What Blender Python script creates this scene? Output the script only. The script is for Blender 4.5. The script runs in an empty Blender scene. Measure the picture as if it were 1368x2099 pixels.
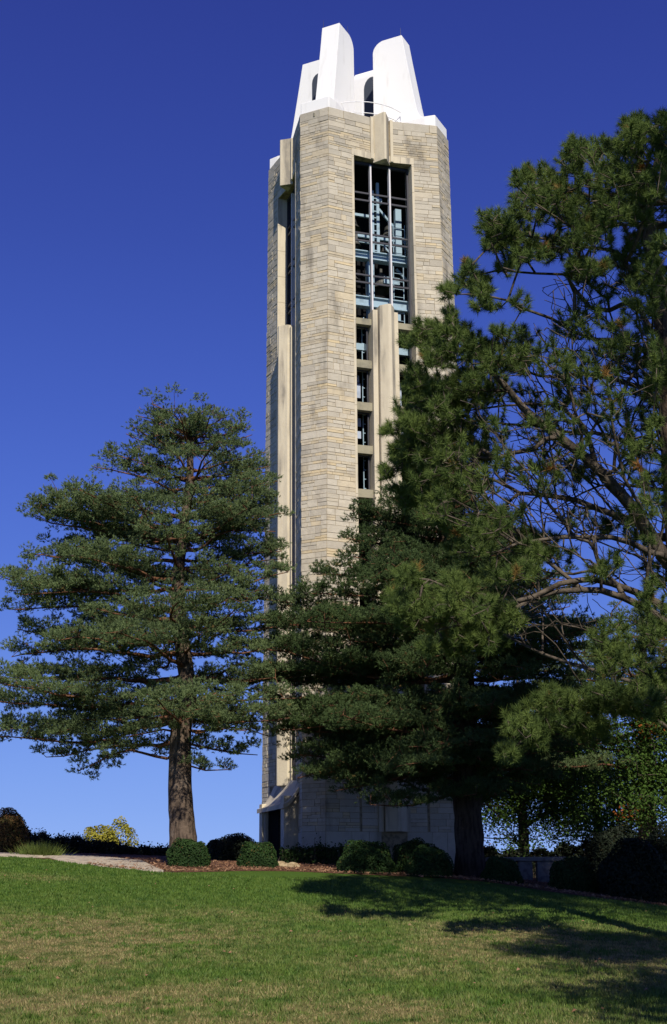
import bpy, math, random
import numpy as np
from mathutils import Matrix, Vector
scene = bpy.context.scene
col = scene.collection
rng = np.random.default_rng(7)
R_ = math.radians

# ------------------------------------------------------------------ camera
F = 2814.0; PITCH = R_(15.5); ROLL = R_(0.43); CX, CY = 684.0, 1049.5
cam = bpy.data.cameras.new('camera'); camo = bpy.data.objects.new('camera', cam); col.objects.link(camo)
cam.sensor_fit = 'VERTICAL'; cam.sensor_height = 36.0; cam.lens = F / 2099 * 36.0
cam.clip_start = 0.1; cam.clip_end = 9000
_cp, _sp, _cr, _sr = math.cos(PITCH), math.sin(PITCH), math.cos(ROLL), math.sin(ROLL)
_r = Vector((1, 0, 0)); _u = Vector((0, -_sp, _cp)); _f = Vector((0, _cp, _sp))
_x = _cr * _r - _sr * _u; _y = _sr * _r + _cr * _u; _z = -_f
camo.matrix_world = Matrix(((_x.x, _y.x, _z.x, 0), (_x.y, _y.y, _z.y, 0), (_x.z, _y.z, _z.z, 0), (0, 0, 0, 1)))
scene.camera = camo

# ------------------------------------------------------------------ sky, sun, exposure
SUN_AZ, SUN_EL = 11.0, 38.0     # degrees to the right of straight behind the camera, and up
world = bpy.data.worlds.new('World'); scene.world = world; world.use_nodes = True
wn = world.node_tree; wn.nodes.clear()
o_ = wn.nodes.new('ShaderNodeOutputWorld'); bg = wn.nodes.new('ShaderNodeBackground')
sky = wn.nodes.new('ShaderNodeTexSky'); sky.sky_type = 'NISHITA'; sky.sun_disc = False
sky.sun_elevation = R_(SUN_EL); sky.sun_rotation = R_(180 - SUN_AZ)
sky.altitude = 300; sky.air_density = 1.0; sky.dust_density = 0.3; sky.ozone_density = 3.0
tc = wn.nodes.new('ShaderNodeTexCoord'); sx = wn.nodes.new('ShaderNodeSeparateXYZ')
ramp = wn.nodes.new('ShaderNodeValToRGB')
cr = ramp.color_ramp; cr.interpolation = 'B_SPLINE'
def s2l(c): return tuple((v / 255 / 12.92) if v / 255 <= .04045 else ((v / 255 + .055) / 1.055) ** 2.4 for v in c) + (1,)
pts = [(0.0, (136, 172, 240)), (0.06, (118, 156, 235)), (0.15, (93, 129, 220)), (0.23, (76, 109, 208)), (0.33, (62, 90, 190)), (0.45, (48, 70, 163)), (0.6, (39, 53, 142)), (0.9, (30, 40, 115))]
cr.elements[0].position = pts[0][0]; cr.elements[0].color = s2l(pts[0][1])
cr.elements[1].position = pts[-1][0]; cr.elements[1].color = s2l(pts[-1][1])
for p, c in pts[1:-1]:
    e = cr.elements.new(p); e.color = s2l(c)
sc = wn.nodes.new('ShaderNodeVectorMath'); sc.operation = 'SCALE'; sc.inputs['Scale'].default_value = 0.09
SKYGAIN = 10.0
sr = wn.nodes.new('ShaderNodeVectorMath'); sr.operation = 'SCALE'; sr.inputs['Scale'].default_value = SKYGAIN * 0.97
mx = wn.nodes.new('ShaderNodeVectorMath'); mx.operation = 'ADD'
wn.links.new(tc.outputs['Generated'], sx.inputs[0]); wn.links.new(sx.outputs['Z'], ramp.inputs[0])
wn.links.new(sky.outputs[0], sc.inputs[0]); wn.links.new(ramp.outputs[0], sr.inputs[0])
wn.links.new(sc.outputs[0], mx.inputs[0]); wn.links.new(sr.outputs[0], mx.inputs[1])
wn.links.new(mx.outputs[0], bg.inputs[0]); bg.inputs[1].default_value = 0.1
wn.links.new(bg.outputs[0], o_.inputs[0])
sun = bpy.data.lights.new('sun', 'SUN'); sun.energy = 5.0; sun.angle = R_(0.53); sun.color = (1, .93, .82)
suno = bpy.data.objects.new('sun', sun); col.objects.link(suno)
sd = Vector((math.sin(R_(SUN_AZ)) * math.cos(R_(SUN_EL)), -math.cos(R_(SUN_AZ)) * math.cos(R_(SUN_EL)), math.sin(R_(SUN_EL))))
suno.rotation_euler = sd.to_track_quat('Z', 'Y').to_euler(); suno.location = sd * 60
vs = scene.view_settings; vs.view_transform = 'Standard'; vs.look = 'None'; vs.exposure = 0.0; vs.gamma = 1; vs.use_curve_mapping = False

# ------------------------------------------------------------------ helpers
def ray(x, y):
    a = (x - CX) / F; b = (CY - y) / F
    a, b = a * _cr + b * _sr, -a * _sr + b * _cr
    return np.array([a, _cp - b * _sp, _sp + b * _cp])
def at(x, y, D):                       # photo pixel -> world point at forward distance D
    d = ray(x, y); return d * (D / d[1])
_pd = np.array([-400, -60, -20, 0, 8, 16, 30, 43, 48, 53, 60, 72, 110, 300, 4000.])
_pz = np.array([-30, -6, -2.6, -1.68, -1.5, -1.24, -.32, .62, .92, 1.1, 1.1, .6, -2.5, -18, -160.])
_dd = np.arange(-400, 400, .5); _zz = np.interp(_dd, _pd, _pz)
_k = np.exp(-.5 * (np.arange(-12, 13) / 5.) ** 2); _k /= _k.sum()
_zs = np.convolve(np.pad(_zz, 12, mode='edge'), _k, 'valid')
def gz(x, y):
    x = np.asarray(x, float); y = np.asarray(y, float)
    b = np.where(y < 390, np.interp(y, _dd, _zs), np.interp(y, _pd, _pz))
    s = np.clip((y - 4) / 41, 0, 1); s = s * s * (3 - 2 * s)
    xr = np.clip(x, 0, 22); xl = np.clip(x, -14, 60)
    lat = -.04 * np.minimum(xl, 40) - .0062 * xr ** 2
    micro = .03 * np.sin(x * .9 + 1.3 * np.sin(y * .31)) * np.sin(y * .53 + .7)
    return b + lat * s + micro * np.clip((50 - y) / 10, 0, 1)
def ground_at(px, py):
    d = ray(px, py); t = np.linspace(8, 60, 5000); P = d[None] * t[:, None] / d[1]
    h = P[:, 2] - gz(P[:, 0], P[:, 1]); i = np.argmax(h < 0)
    if h[i] >= 0: i = np.argmin(h)
    return P[i]
def link(o, parent=None):
    col.objects.link(o)
    if parent is not None: o.parent = parent
    return o
def mesh_obj(name, V, Fc, mat, parent=None, uv=None, attrs=None, smooth=False):
    """Fc: list of tuples or an (n,k) int array."""
    me = bpy.data.meshes.new(name); V = np.asarray(V, np.float32)
    me.vertices.add(len(V)); me.vertices.foreach_set('co', V.ravel())
    if isinstance(Fc, np.ndarray):
        n, k = Fc.shape; me.loops.add(n * k); me.loops.foreach_set('vertex_index', Fc.ravel().astype(np.int32))
        me.polygons.add(n); me.polygons.foreach_set('loop_start', (np.arange(n) * k).astype(np.int32))
    else:
        tot = np.array([len(f) for f in Fc]); idx = np.array([i for f in Fc for i in f], np.int32)
        me.loops.add(len(idx)); me.loops.foreach_set('vertex_index', idx)
        me.polygons.add(len(tot)); me.polygons.foreach_set('loop_start', np.concatenate([[0], np.cumsum(tot)[:-1]]).astype(np.int32))
    me.update(calc_edges=True)
    if attrs:
        for an, av in attrs.items():
            a = me.attributes.new(an, 'FLOAT', 'POINT'); a.data.foreach_set('value', np.asarray(av, np.float32))
    me.polygons.foreach_set('use_smooth', np.full(len(me.polygons), bool(smooth)))
    me.validate()
    if mat: me.materials.append(mat)
    return link(bpy.data.objects.new(name, me), parent)
def empty(name, loc=(0, 0, 0), rz=0):
    o = bpy.data.objects.new(name, None); o.empty_display_size = .3; o.location = loc; o.rotation_euler = (0, 0, rz); return link(o)
def tag(o, label=None, cat=None, group=None, kind=None):
    if label: o['label'] = label
    if cat: o['category'] = cat
    if group: o['group'] = group
    if kind: o['kind'] = kind
    return o
class MB:
    def __init__(s): s.v = []; s.f = []
    def prism(s, poly, z0, z1, poly1=None):       # plan polygon (ccw) lofted z0..z1, capped
        n = len(poly); b = len(s.v); q = poly1 or poly
        z0 = z0 if hasattr(z0, '__len__') else [z0] * n; z1 = z1 if hasattr(z1, '__len__') else [z1] * n
        s.v += [(p[0], p[1], z0[i]) for i, p in enumerate(poly)] + [(p[0], p[1], z1[i]) for i, p in enumerate(q)]
        for i in range(n):
            j = (i + 1) % n; s.f.append((b + i, b + j, b + n + j, b + n + i))
        s.f.append(tuple(b + i for i in reversed(range(n)))); s.f.append(tuple(b + n + i for i in range(n)))
    def box(s, x0, x1, y0, y1, z0, z1): s.prism([(x0, y0), (x1, y0), (x1, y1), (x0, y1)], z0, z1)
    def bar(s, a, b, r, n=6, r2=None):
        a = np.array(a, float); b = np.array(b, float); d = b - a; d /= np.linalg.norm(d) + 1e-9
        h = np.array([0, 0, 1.]) if abs(d[2]) < .9 else np.array([1., 0, 0])
        p = np.cross(d, h); p /= np.linalg.norm(p); q = np.cross(d, p); k = len(s.v); r2 = r if r2 is None else r2
        for c, rr in ((a, r), (b, r2)):
            for i in range(n):
                t = 2 * math.pi * (i + .5) / n; s.v.append(tuple(c + (p * math.cos(t) + q * math.sin(t)) * rr))
        for i in range(n):
            j = (i + 1) % n; s.f.append((k + i, k + j, k + n + j, k + n + i))
        s.f.append(tuple(k + i for i in reversed(range(n)))); s.f.append(tuple(k + n + i for i in range(n)))
    def build(s, name, mat, parent=None, bevel=0):
        o = mesh_obj(name, s.v, s.f, mat, parent)
        if bevel:
            m = o.modifiers.new('bevel', 'BEVEL'); m.width = bevel; m.segments = 2; m.limit_method = 'ANGLE'
        return o

# ------------------------------------------------------------------ materials
def mat(name, base, rough=.8, spec=.3, noise=None, bump=None, attr=None, trans=0, metal=0):
    """noise=[(scale, detail, colour, lo, hi)] blended over base; attr=(name, colour); bump=[(scale, strength, dist)]"""
    m = bpy.data.materials.new(name); m.use_nodes = True; nt = m.node_tree; N = nt.nodes; L = nt.links
    p = N['Principled BSDF']; p.inputs['Roughness'].default_value = rough; p.inputs['Specular IOR Level'].default_value = spec
    p.inputs['Metallic'].default_value = metal
    c = N.new('ShaderNodeRGB'); c.outputs[0].default_value = (*base, 1); cur = c.outputs[0]
    t = N.new('ShaderNodeTexCoord')
    def mixin(fac, colr, cur):
        x = N.new('ShaderNodeMix'); x.data_type = 'RGBA'; L.new(fac, x.inputs['Factor']); L.new(cur, x.inputs['A']); x.inputs['B'].default_value = (*colr, 1)
        return x.outputs['Result']
    for an, colr in (attr or []):
        a = N.new('ShaderNodeAttribute'); a.attribute_name = an; cur = mixin(a.outputs['Fac'], colr, cur)
    for e in (noise or []):
        scl, det, colr, lo, hi = e[:5]; n = N.new('ShaderNodeTexNoise'); n.inputs['Scale'].default_value = scl; n.inputs['Detail'].default_value = det
        if len(e) > 5:
            mp = N.new('ShaderNodeMapping'); mp.inputs['Scale'].default_value = e[5]; L.new(t.outputs['Object'], mp.inputs[0]); L.new(mp.outputs[0], n.inputs['Vector'])
        else: L.new(t.outputs['Object'], n.inputs['Vector'])
        r = N.new('ShaderNodeMapRange'); r.inputs['From Min'].default_value = lo; r.inputs['From Max'].default_value = hi; r.interpolation_type = 'SMOOTHSTEP'
        L.new(n.outputs['Fac'], r.inputs['Value'])
        if len(e) > 6: r.inputs['To Max'].default_value = e[6]
        cur = mixin(r.outputs['Result'], colr, cur)
    L.new(cur, p.inputs['Base Color'])
    prev = None
    for scl, st, dist in (bump or []):
        n = N.new('ShaderNodeTexNoise'); n.inputs['Scale'].default_value = scl; n.inputs['Detail'].default_value = 5; L.new(t.outputs['Object'], n.inputs['Vector'])
        b = N.new('ShaderNodeBump'); b.inputs['Strength'].default_value = st; b.inputs['Distance'].default_value = dist; L.new(n.outputs['Fac'], b.inputs['Height'])
        if prev: L.new(prev, b.inputs['Normal'])
        prev = b.outputs['Normal']
    if prev: L.new(prev, p.inputs['Normal'])
    if trans:
        o = N['Material Output']; tr = N.new('ShaderNodeBsdfTranslucent'); L.new(cur, tr.inputs[0]); ms = N.new('ShaderNodeMixShader'); ms.inputs[0].default_value = trans
        L.new(p.outputs[0], ms.inputs[1]); L.new(tr.outputs[0], ms.inputs[2]); L.new(ms.outputs[0], o.inputs[0])
    return m
M_stone = mat('rock_faced_limestone', (.56, .505, .395), .9, .2, attr=[('warm', (.62, .50, .30)), ('grey', (.34, .31, .25))],
              noise=[(3, 6, (.36, .31, .24), .45, .78, (1, 1, 1), .5), (1.3, 7, (.12, .105, .085), .53, .76, (1, 1, .3), .65), (9, 4, (.6, .53, .4), .55, .8, (1, 1, 1), .4)], bump=[(5, .55, .035), (24, .6, .015)])
M_mortar = mat('mortar', (.34, .27, .17), .95, .1, noise=[(6, 4, (.16, .13, .09), .4, .7)])
M_cut = mat('smooth_limestone', (.60, .53, .39), .85, .2, noise=[(1.6, 7, (.20, .18, .15), .50, .70, (1.6, 1.6, .22), .8), (5, 5, (.52, .45, .33), .4, .75, (1, 1, .5), .6)], bump=[(16, .35, .02)])
M_beam = mat('cast_concrete', (.33, .30, .21), .9, .2, noise=[(2.5, 5, (.2, .185, .14), .4, .75)], bump=[(20, .3, .015)])
M_white = mat('white_plaster', (.82, .81, .78), .75, .25, noise=[(2.2, 6, (.62, .6, .56), .55, .8, (1.5, 1.5, .3), .5)], bump=[(14, .25, .015)])
M_dark = mat('unlit_interior', (.012, .012, .014), .9, .1)  # near-black colour stands in for the unlit tower interior
M_frame = mat('dark_bronze_frame', (.035, .035, .045), .5, .4)
M_mull = mat('pale_aluminium', (.62, .60, .60), .45, .5)
M_steel = mat('pale_blue_steel', (.30, .42, .50), .6, .3, noise=[(3, 4, (.2, .28, .33), .5, .75)])
M_bell = mat('bell_bronze', (.06, .06, .055), .45, .5)
M_pane = mat('sky_reflection_pane', (.42, .48, .58), .3, .5, noise=[(2, 4, (.3, .35, .42), .4, .7)])  # pale blue stands in for sky reflected in glass
M_rail = mat('white_rail', (.8, .8, .8), .5, .4)
M_bark = mat('bark', (.135, .098, .07), .95, .15, noise=[(4, 6, (.055, .04, .03), .4, .65, (3, 3, .6)), (2, 4, (.2, .16, .125), .55, .75)], bump=[(9, 1., .05), (30, .6, .02)])
M_bark_shade = mat('shaded_bark', (.07, .05, .036), .95, .1, noise=[(4, 6, (.03, .022, .017), .4, .65, (3, 3, .6))], bump=[(9, 1., .05)])  # bark darkened, shade on the middle trunk is put into the colour
M_barko = mat('orange_bark', (.20, .095, .05), .95, .15, noise=[(4, 6, (.07, .04, .028), .4, .65, (2, 2, .7))], bump=[(14, 1., .03)])
M_barkg = mat('grey_bark', (.13, .105, .08), .95, .15, noise=[(5, 6, (.05, .04, .03), .4, .65)], bump=[(14, 1., .03)])
def needle(name, a, b, c, tr=.12):
    return mat(name, a, .65, .10, attr=[('tone', b), ('dead', c)], noise=[(.55, 3, tuple(v * .72 for v in a), .45, .7, (1, 1, 1), .6)], trans=tr)
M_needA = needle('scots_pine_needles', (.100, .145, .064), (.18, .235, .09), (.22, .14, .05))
M_needC = needle('shaded_pine_needles', (.056, .092, .034), (.10, .145, .05), (.22, .14, .05))  # scots needles darkened, shade on the middle pine put into the colour
M_needB = needle('long_pine_needles', (.062, .102, .027), (.16, .215, .052), (.34, .16, .05))
M_leaf = needle('oak_leaves', (.05, .10, .02), (.10, .17, .03), (.30, .09, .02), .3)
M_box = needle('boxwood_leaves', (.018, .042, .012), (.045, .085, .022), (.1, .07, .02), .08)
M_red = needle('russet_leaves', (.07, .06, .02), (.16, .075, .03), (.05, .08, .02), .1)
M_yel = needle('yellow_leaves', (.30, .29, .04), (.44, .38, .06), (.14, .17, .03), .3)
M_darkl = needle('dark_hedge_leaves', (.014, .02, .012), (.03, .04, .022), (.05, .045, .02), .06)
M_spike = needle('grassy_leaves', (.10, .15, .03), (.18, .22, .06), (.2, .17, .06), .2)
M_grass = mat('lawn', (.07, .135, .02), .95, .05, attr=[('dry', (.19, .155, .065))], noise=[(1.6, 6, (.07, .115, .02), .4, .7, (1, 1, 1), .6), (14, 4, (.04, .07, .012), .5, .75)], bump=[(30, .8, .03)])
M_blade = mat('grass_blades', (.078, .165, .020), .6, .25, attr=[('tone', (.13, .20, .03)), ('dry', (.34, .27, .12))], noise=[(3.2, 6, (.042, .10, .013), .43, .68, (1, 1, 1), .85)], trans=.25)
M_mulch = mat('bark_mulch', (.15, .075, .045), .95, .1, noise=[(14, 6, (.05, .025, .015), .45, .7), (40, 3, (.25, .15, .09), .58, .75)], bump=[(25, 1., .05)])
M_path = mat('concrete', (.50, .42, .31), .9, .2, noise=[(5, 5, (.27, .23, .18), .4, .7)], bump=[(40, .3, .01)])
M_rock = mat('pale_rock', (.42, .33, .2), .9, .2, noise=[(6, 5, (.25, .18, .1), .45, .7)], bump=[(12, 1., .05)])
M_bench = mat('bench_stone', (.22, .21, .19), .9, .2, noise=[(6, 5, (.13, .12, .11), .45, .7)], bump=[(20, .5, .02)])
M_chip = mat('mulch_chips', (.20, .10, .055), .95, .1, attr=[('tone', (.33, .2, .12))])

# ------------------------------------------------------------------ ground
bound = [ground_at(*p) for p in [(-200, 1752), (20, 1757), (100, 1763), (230, 1780), (345, 1790), (470, 1786), (620, 1787), (750, 1793), (930, 1802), (1000, 1808), (1130, 1828), (1220, 1842), (1368, 1862), (1600, 1905)]]
BX = np.array([p[0] for p in bound]); BY = np.array([p[1] for p in bound])
BY = np.clip(BY, 40, 46.5)
dryspots = [(ground_at(90, 1930), 2.6, 3.8, 1.), (ground_at(1130, 1930), 2.0, 2.8, .9), (ground_at(60, 1800), 1.4, 1.0, .3), (ground_at(700, 2090), 2.6, 1.6, .55), (ground_at(900, 1960), 2, 3, .35), (ground_at(1320, 1960), 2.6, 3, .6), (ground_at(300, 2060), 2.5, 2, .5), (ground_at(600, 1880), 3, 2, .25)]
def hnoise(x, y, s, seed):
    r = np.random.default_rng(seed); o = np.zeros_like(x)
    for _ in range(7):
        a = r.uniform(0, 6.28); k = s * r.uniform(.5, 1.8); ph = r.uniform(0, 6.28)
        o = o + np.sin((x * math.cos(a) + y * math.sin(a)) * k + ph + 1.5 * np.sin((x * math.sin(a) - y * math.cos(a)) * k * .6 + ph))
    return o / 3.5
def dryf(x, y):
    d = np.zeros_like(x)
    for p, rx, ry, a in dryspots: d = np.maximum(d, a * np.exp(-(((x - p[0]) / rx) ** 2 + ((y - p[1]) / ry) ** 2)))
    n = hnoise(x, y, 2.2, 3) * .35 + hnoise(x, y, 7, 4) * .35 + hnoise(x, y, 17, 14) * .3
    n = n + .45 * np.sign(n) * np.abs(n); return np.clip(d * (1 + 1.3 * n) * 1.35 + .5 * np.clip(hnoise(x, y, 1.3, 5) - .1, 0, 1) * np.clip((33 - y) / 10, 0, 1) * (.6 + .5 * hnoise(x, y, 8, 15)) + .03, 0, 1)
xs = np.concatenate([[-4000, -1200, -400, -150, -70, -40], np.arange(-24, 24.1, .4), [30, 40, 70, 150, 400, 1200, 4000]])
ys = np.concatenate([[-300, -100, -40, -10], np.arange(-4, 70, .4), [75, 85, 100, 140, 220, 350, 800, 2000, 4000]])
GX, GY = np.meshgrid(xs, ys); GZ = gz(GX, GY)
nx = len(xs); ii, jj = np.meshgrid(np.arange(nx - 1), np.arange(len(ys) - 1)); a = (jj * nx + ii).ravel()
FQ = np.stack([a, a + 1, a + nx + 1, a + nx], 1)
g = mesh_obj('ground', np.stack([GX.ravel(), GY.ravel(), GZ.ravel()], 1), FQ, M_grass, attrs={'dry': dryf(GX.ravel(), GY.ravel())}, smooth=True)
tag(g, 'sloping green lawn with dry tan patches rising to the tower', kind='structure')
def sheet(name, polyfront, polyback, m, lift, nsub=40, rough=0.):
    # sheet draped on the ground between two world polylines (same x range)
    V = []; xs = np.linspace(polyfront[0][0], polyfront[-1][0], 90)
    yf = np.interp(xs, [p[0] for p in polyfront], [p[1] for p in polyfront]); yb = np.interp(xs, [p[0] for p in polyback], [p[1] for p in polyback])
    for t in np.linspace(0, 1, nsub):
        y = yf * (1 - t) + yb * t; e = np.minimum(1, 6 * min(t, 1 - t)); V.append(np.stack([xs, y, gz(xs, y) + lift * e + .002 + rough * e * rng.uniform(0, 1, len(xs))], 1))
    V = np.concatenate(V); n = 90; ii, jj = np.meshgrid(np.arange(n - 1), np.arange(nsub - 1)); a = (jj * n + ii).ravel()
    return mesh_obj(name, V, np.stack([a, a + 1, a + n + 1, a + n], 1), m, smooth=True)
mf = [(x, y) for x, y in zip(BX, BY)]
mb_ = sheet('mulch_bed', mf, [(mf[0][0], 58), (mf[-1][0], 58)], M_mulch, .035, 40, .03); tag(mb_, 'reddish brown bark mulch bed along the foot of the tower and pines', kind='structure')
# path (curving up the left side)
pf = [ground_at(x, y) for x, y in [(-160, 1757), (20, 1758), (99, 1760), (131, 1768), (237, 1780), (335, 1790)]]
pf = [(p[0], min(p[1], 46.3)) for p in pf]
pb = [(pf[0][0], pf[0][1] + 4.2), (-9.2, 48.6), (-7.6, 47.4), (-6.2, 45.8), (pf[-1][0], pf[-1][1] + .15)]
pt = sheet('path', pf, pb, M_path, .075, 12); tag(pt, 'pale concrete path curving over the hilltop on the left', kind='structure')
# grass blades
NB = 460000
dd = 13.5 + (46.5 - 13.5) * rng.random(NB) ** 1.08
gx = rng.uniform(-1, 1, NB) * (1.2 + dd * .268)
keep = dd < np.interp(gx, BX, BY) - .02 + rng.normal(0, .06, NB); keep &= dd < np.interp(gx, [p[0] for p in pf], [p[1] for p in pf]) + .05
gx = gx[keep]; gy = dd[keep]; n = len(gx); dr = dryf(gx, gy)
thin = rng.random(n) > dr * .35; gx = gx[thin]; gy = gy[thin]; dr = dr[thin]; n = len(gx)
h = rng.uniform(.03, .075, n) * (1 + .35 * hnoise(gx, gy, 9, 8)) * (1 - .4 * dr); w = .0045 + .00032 * gy * rng.uniform(.7, 1.2, n); an = rng.uniform(0, 6.28, n); ln = rng.normal(0, .4, (n, 2))
b0 = np.stack([gx, gy, gz(gx, gy) - .006], 1); t_ = np.stack([np.cos(an), np.sin(an), np.zeros(n)], 1) * w[:, None]
tip = b0 + np.stack([ln[:, 0] * h, ln[:, 1] * h, h], 1)
V = np.stack([b0 - t_, b0 + t_, tip], 1).reshape(-1, 3); tone = np.repeat(rng.random(n), 3)
gr = mesh_obj('grass', V, np.arange(3 * n).reshape(-1, 3), M_blade, attrs={'tone': tone, 'dry': np.repeat(np.clip(dr * rng.uniform(.3, 1.7, n), 0, 1), 3)})
tag(gr, 'short mown grass blades covering the slope in front of the tower', kind='stuff')
# mulch chips + fallen bits
n = 9000; cxs = rng.uniform(BX[1], BX[-1], n); cys = np.interp(cxs, BX, BY) + rng.random(n) ** 1.6 * 6 - .1
b0 = np.stack([cxs, cys, gz(cxs, cys) + .06], 1); q = rng.normal(0, .035, (n, 3, 3)); q[..., 2] *= .6
ok_ = (cys < 46.4) | (cxs > -6.2); ok_ &= cxs > -7.5; b0 = b0[ok_]; q = q[ok_]; n = len(b0)
mc = mesh_obj('mulch_chips', (b0[:, None] + q).reshape(-1, 3), np.arange(3 * n).reshape(-1, 3), M_chip, attrs={'tone': np.repeat(rng.random(n), 3)})
tag(mc, 'loose bark chips scattered over the mulch bed', kind='stuff')

n = 150; fy = rng.uniform(15, 45, n); fx = rng.uniform(-1, 1, n) * fy * .26; b0 = np.stack([fx, fy, gz(fx, fy) + .05], 1); q = rng.normal(0, 1, (n, 4, 3)) * .008 + np.array([[-.024, 0, 0], [0, -.018, .01], [.024, 0, 0], [0, .018, .015]])
fl = mesh_obj('fallen_leaves', (b0[:, None] + q).reshape(-1, 3), np.arange(4 * n).reshape(-1, 4), M_chip, attrs={'tone': np.repeat(rng.random(n), 4)}); tag(fl, 'fallen brown leaves dotted over the lawn', kind='stuff')
# ------------------------------------------------------------------ campanile
TAZ = 18.6; TC = (1.13, 53.86)
tower = empty('campanile', (TC[0], TC[1], 0), R_(TAZ))
tag(tower, 'tall limestone bell tower with four white pinnacles on top', 'bell tower')
H = 31.15; ZB = .6
def half_b(u): return 3.32 - .31 * (1 - abs(u) / 2.4)      # concave face
def corner(z): e = .0105 * (H - z); return 2.4 + e
def pface(u, z, off=0.): return (u, -(half_b(u) + off), z)
def cpt(z, s, off=0.):                                      # chamfer, s 0..1 from left face end to front-left corner
    k = corner(z); a = np.array([-half_b(k), -k]); b = np.array([-k, -half_b(k)])
    p = a * (1 - s) + b * s; n = np.array([-.7071, -.7071]); p = p + n * off; return (p[0], p[1], z)
# courses shared by all faces (bands of 1..2 rows)
cr_ = random.Random(11); zc = [ZB, 2.1]
while zc[-1] < H - .45:
    nxt = zc[-1] + cr_.choice([.11, .15, .18, .21, .25, .30])
    zc.append(nxt)
zc[-1] = H - .38; zc.append(H)
def stones(fn, wfn, z0, z1, seed, strip):
    """fn(t,z,off)->point with t in metres from 0; wfn(z)->(start,end)."""
    r = random.Random(seed); V = []; Fq = []; A = []; G = []
    for k in range(len(zc) - 1):
        a, b = zc[k], zc[k + 1]
        if b <= z0 + .02 or a >= z1 - .02: continue
        a = max(a, z0); b = min(b, z1)
        s, e = wfn((a + b) / 2)
        if e - s < .05: continue
        t = s; big = a >= H - .4 or b <= 2.11
        while t < e - .02:
            L = r.uniform(.22, .85) * (1.6 if big else 1) * (.7 if b - a < .2 else 1); t2 = t + L
            if e - t2 < .22: t2 = e
            rows = [(a, b)]
            if b - a > .2 and r.random() < .35 and not big: m = a + (b - a) * r.uniform(.35, .65); rows = [(a, m), (m, b)]
            for (p, q) in rows:
                cuts = [t, t2]
                if len(rows) == 2 and t2 - t > .5 and r.random() < .5: cuts.insert(1, t + (t2 - t) * r.uniform(.35, .65))
                for c0, c1 in zip(cuts[:-1], cuts[1:]):
                    off = r.uniform(.002, .020) if not b <= 2.11 else .030; gap = .0045; ch = .004
                    warm = r.random() ** 3 * .7 if r.random() < .5 else 0; grey = r.random() ** 2 * .5
                    if q - p < .125: warm = r.uniform(.2, 1)
                    if a > 24: grey = min(1, grey * 1.4 + (a - 24) * .04)
                    base = len(V); uu = (c0 + gap, c1 - gap); zz = (p + gap, q - gap)
                    if uu[1] - uu[0] < .04: continue
                    jit = [r.uniform(-.004, .006) for _ in range(9)]
                    for (x, z) in ((uu[0], zz[0]), (uu[1], zz[0]), (uu[1], zz[1]), (uu[0], zz[1])): V.append(fn(x, z, -.008))
                    i = 0
                    for (x, z) in ((uu[0] + ch, zz[0] + ch), (uu[1] - ch, zz[0] + ch), (uu[1] - ch, zz[1] - ch), (uu[0] + ch, zz[1] - ch)): V.append(fn(x, z, off + jit[i])); i += 1
                    for i in range(4):
                        j = (i + 1) % 4; Fq.append((base + i, base + j, base + 4 + j, base + 4 + i))
                    Fq.append((base + 4, base + 5, base + 6, base + 7)); A += [warm] * 8; G += [grey] * 8
            t = t2
    return V, Fq, A, G
def stone_obj(name, pieces, parent):
    V = []; Fq = []; A = []; G = []
    for (v, f, a, g_) in pieces:
        b = len(V); V += v; Fq += [tuple(i + b for i in q) for q in f]; A += a; G += g_
    return mesh_obj(name, V, Fq, M_stone, parent, attrs={'warm': A, 'grey': G})
OW = 1.27; ZO0, ZO1 = 5.1, 29.2; TR = .10
beamsz = [(22.1, 21.83)] + [(20.32 - 1.78 * i, 19.98 - 1.78 * i) for i in range(9)]
beamsz = [b for b in beamsz if b[1] > ZO0]
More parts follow.
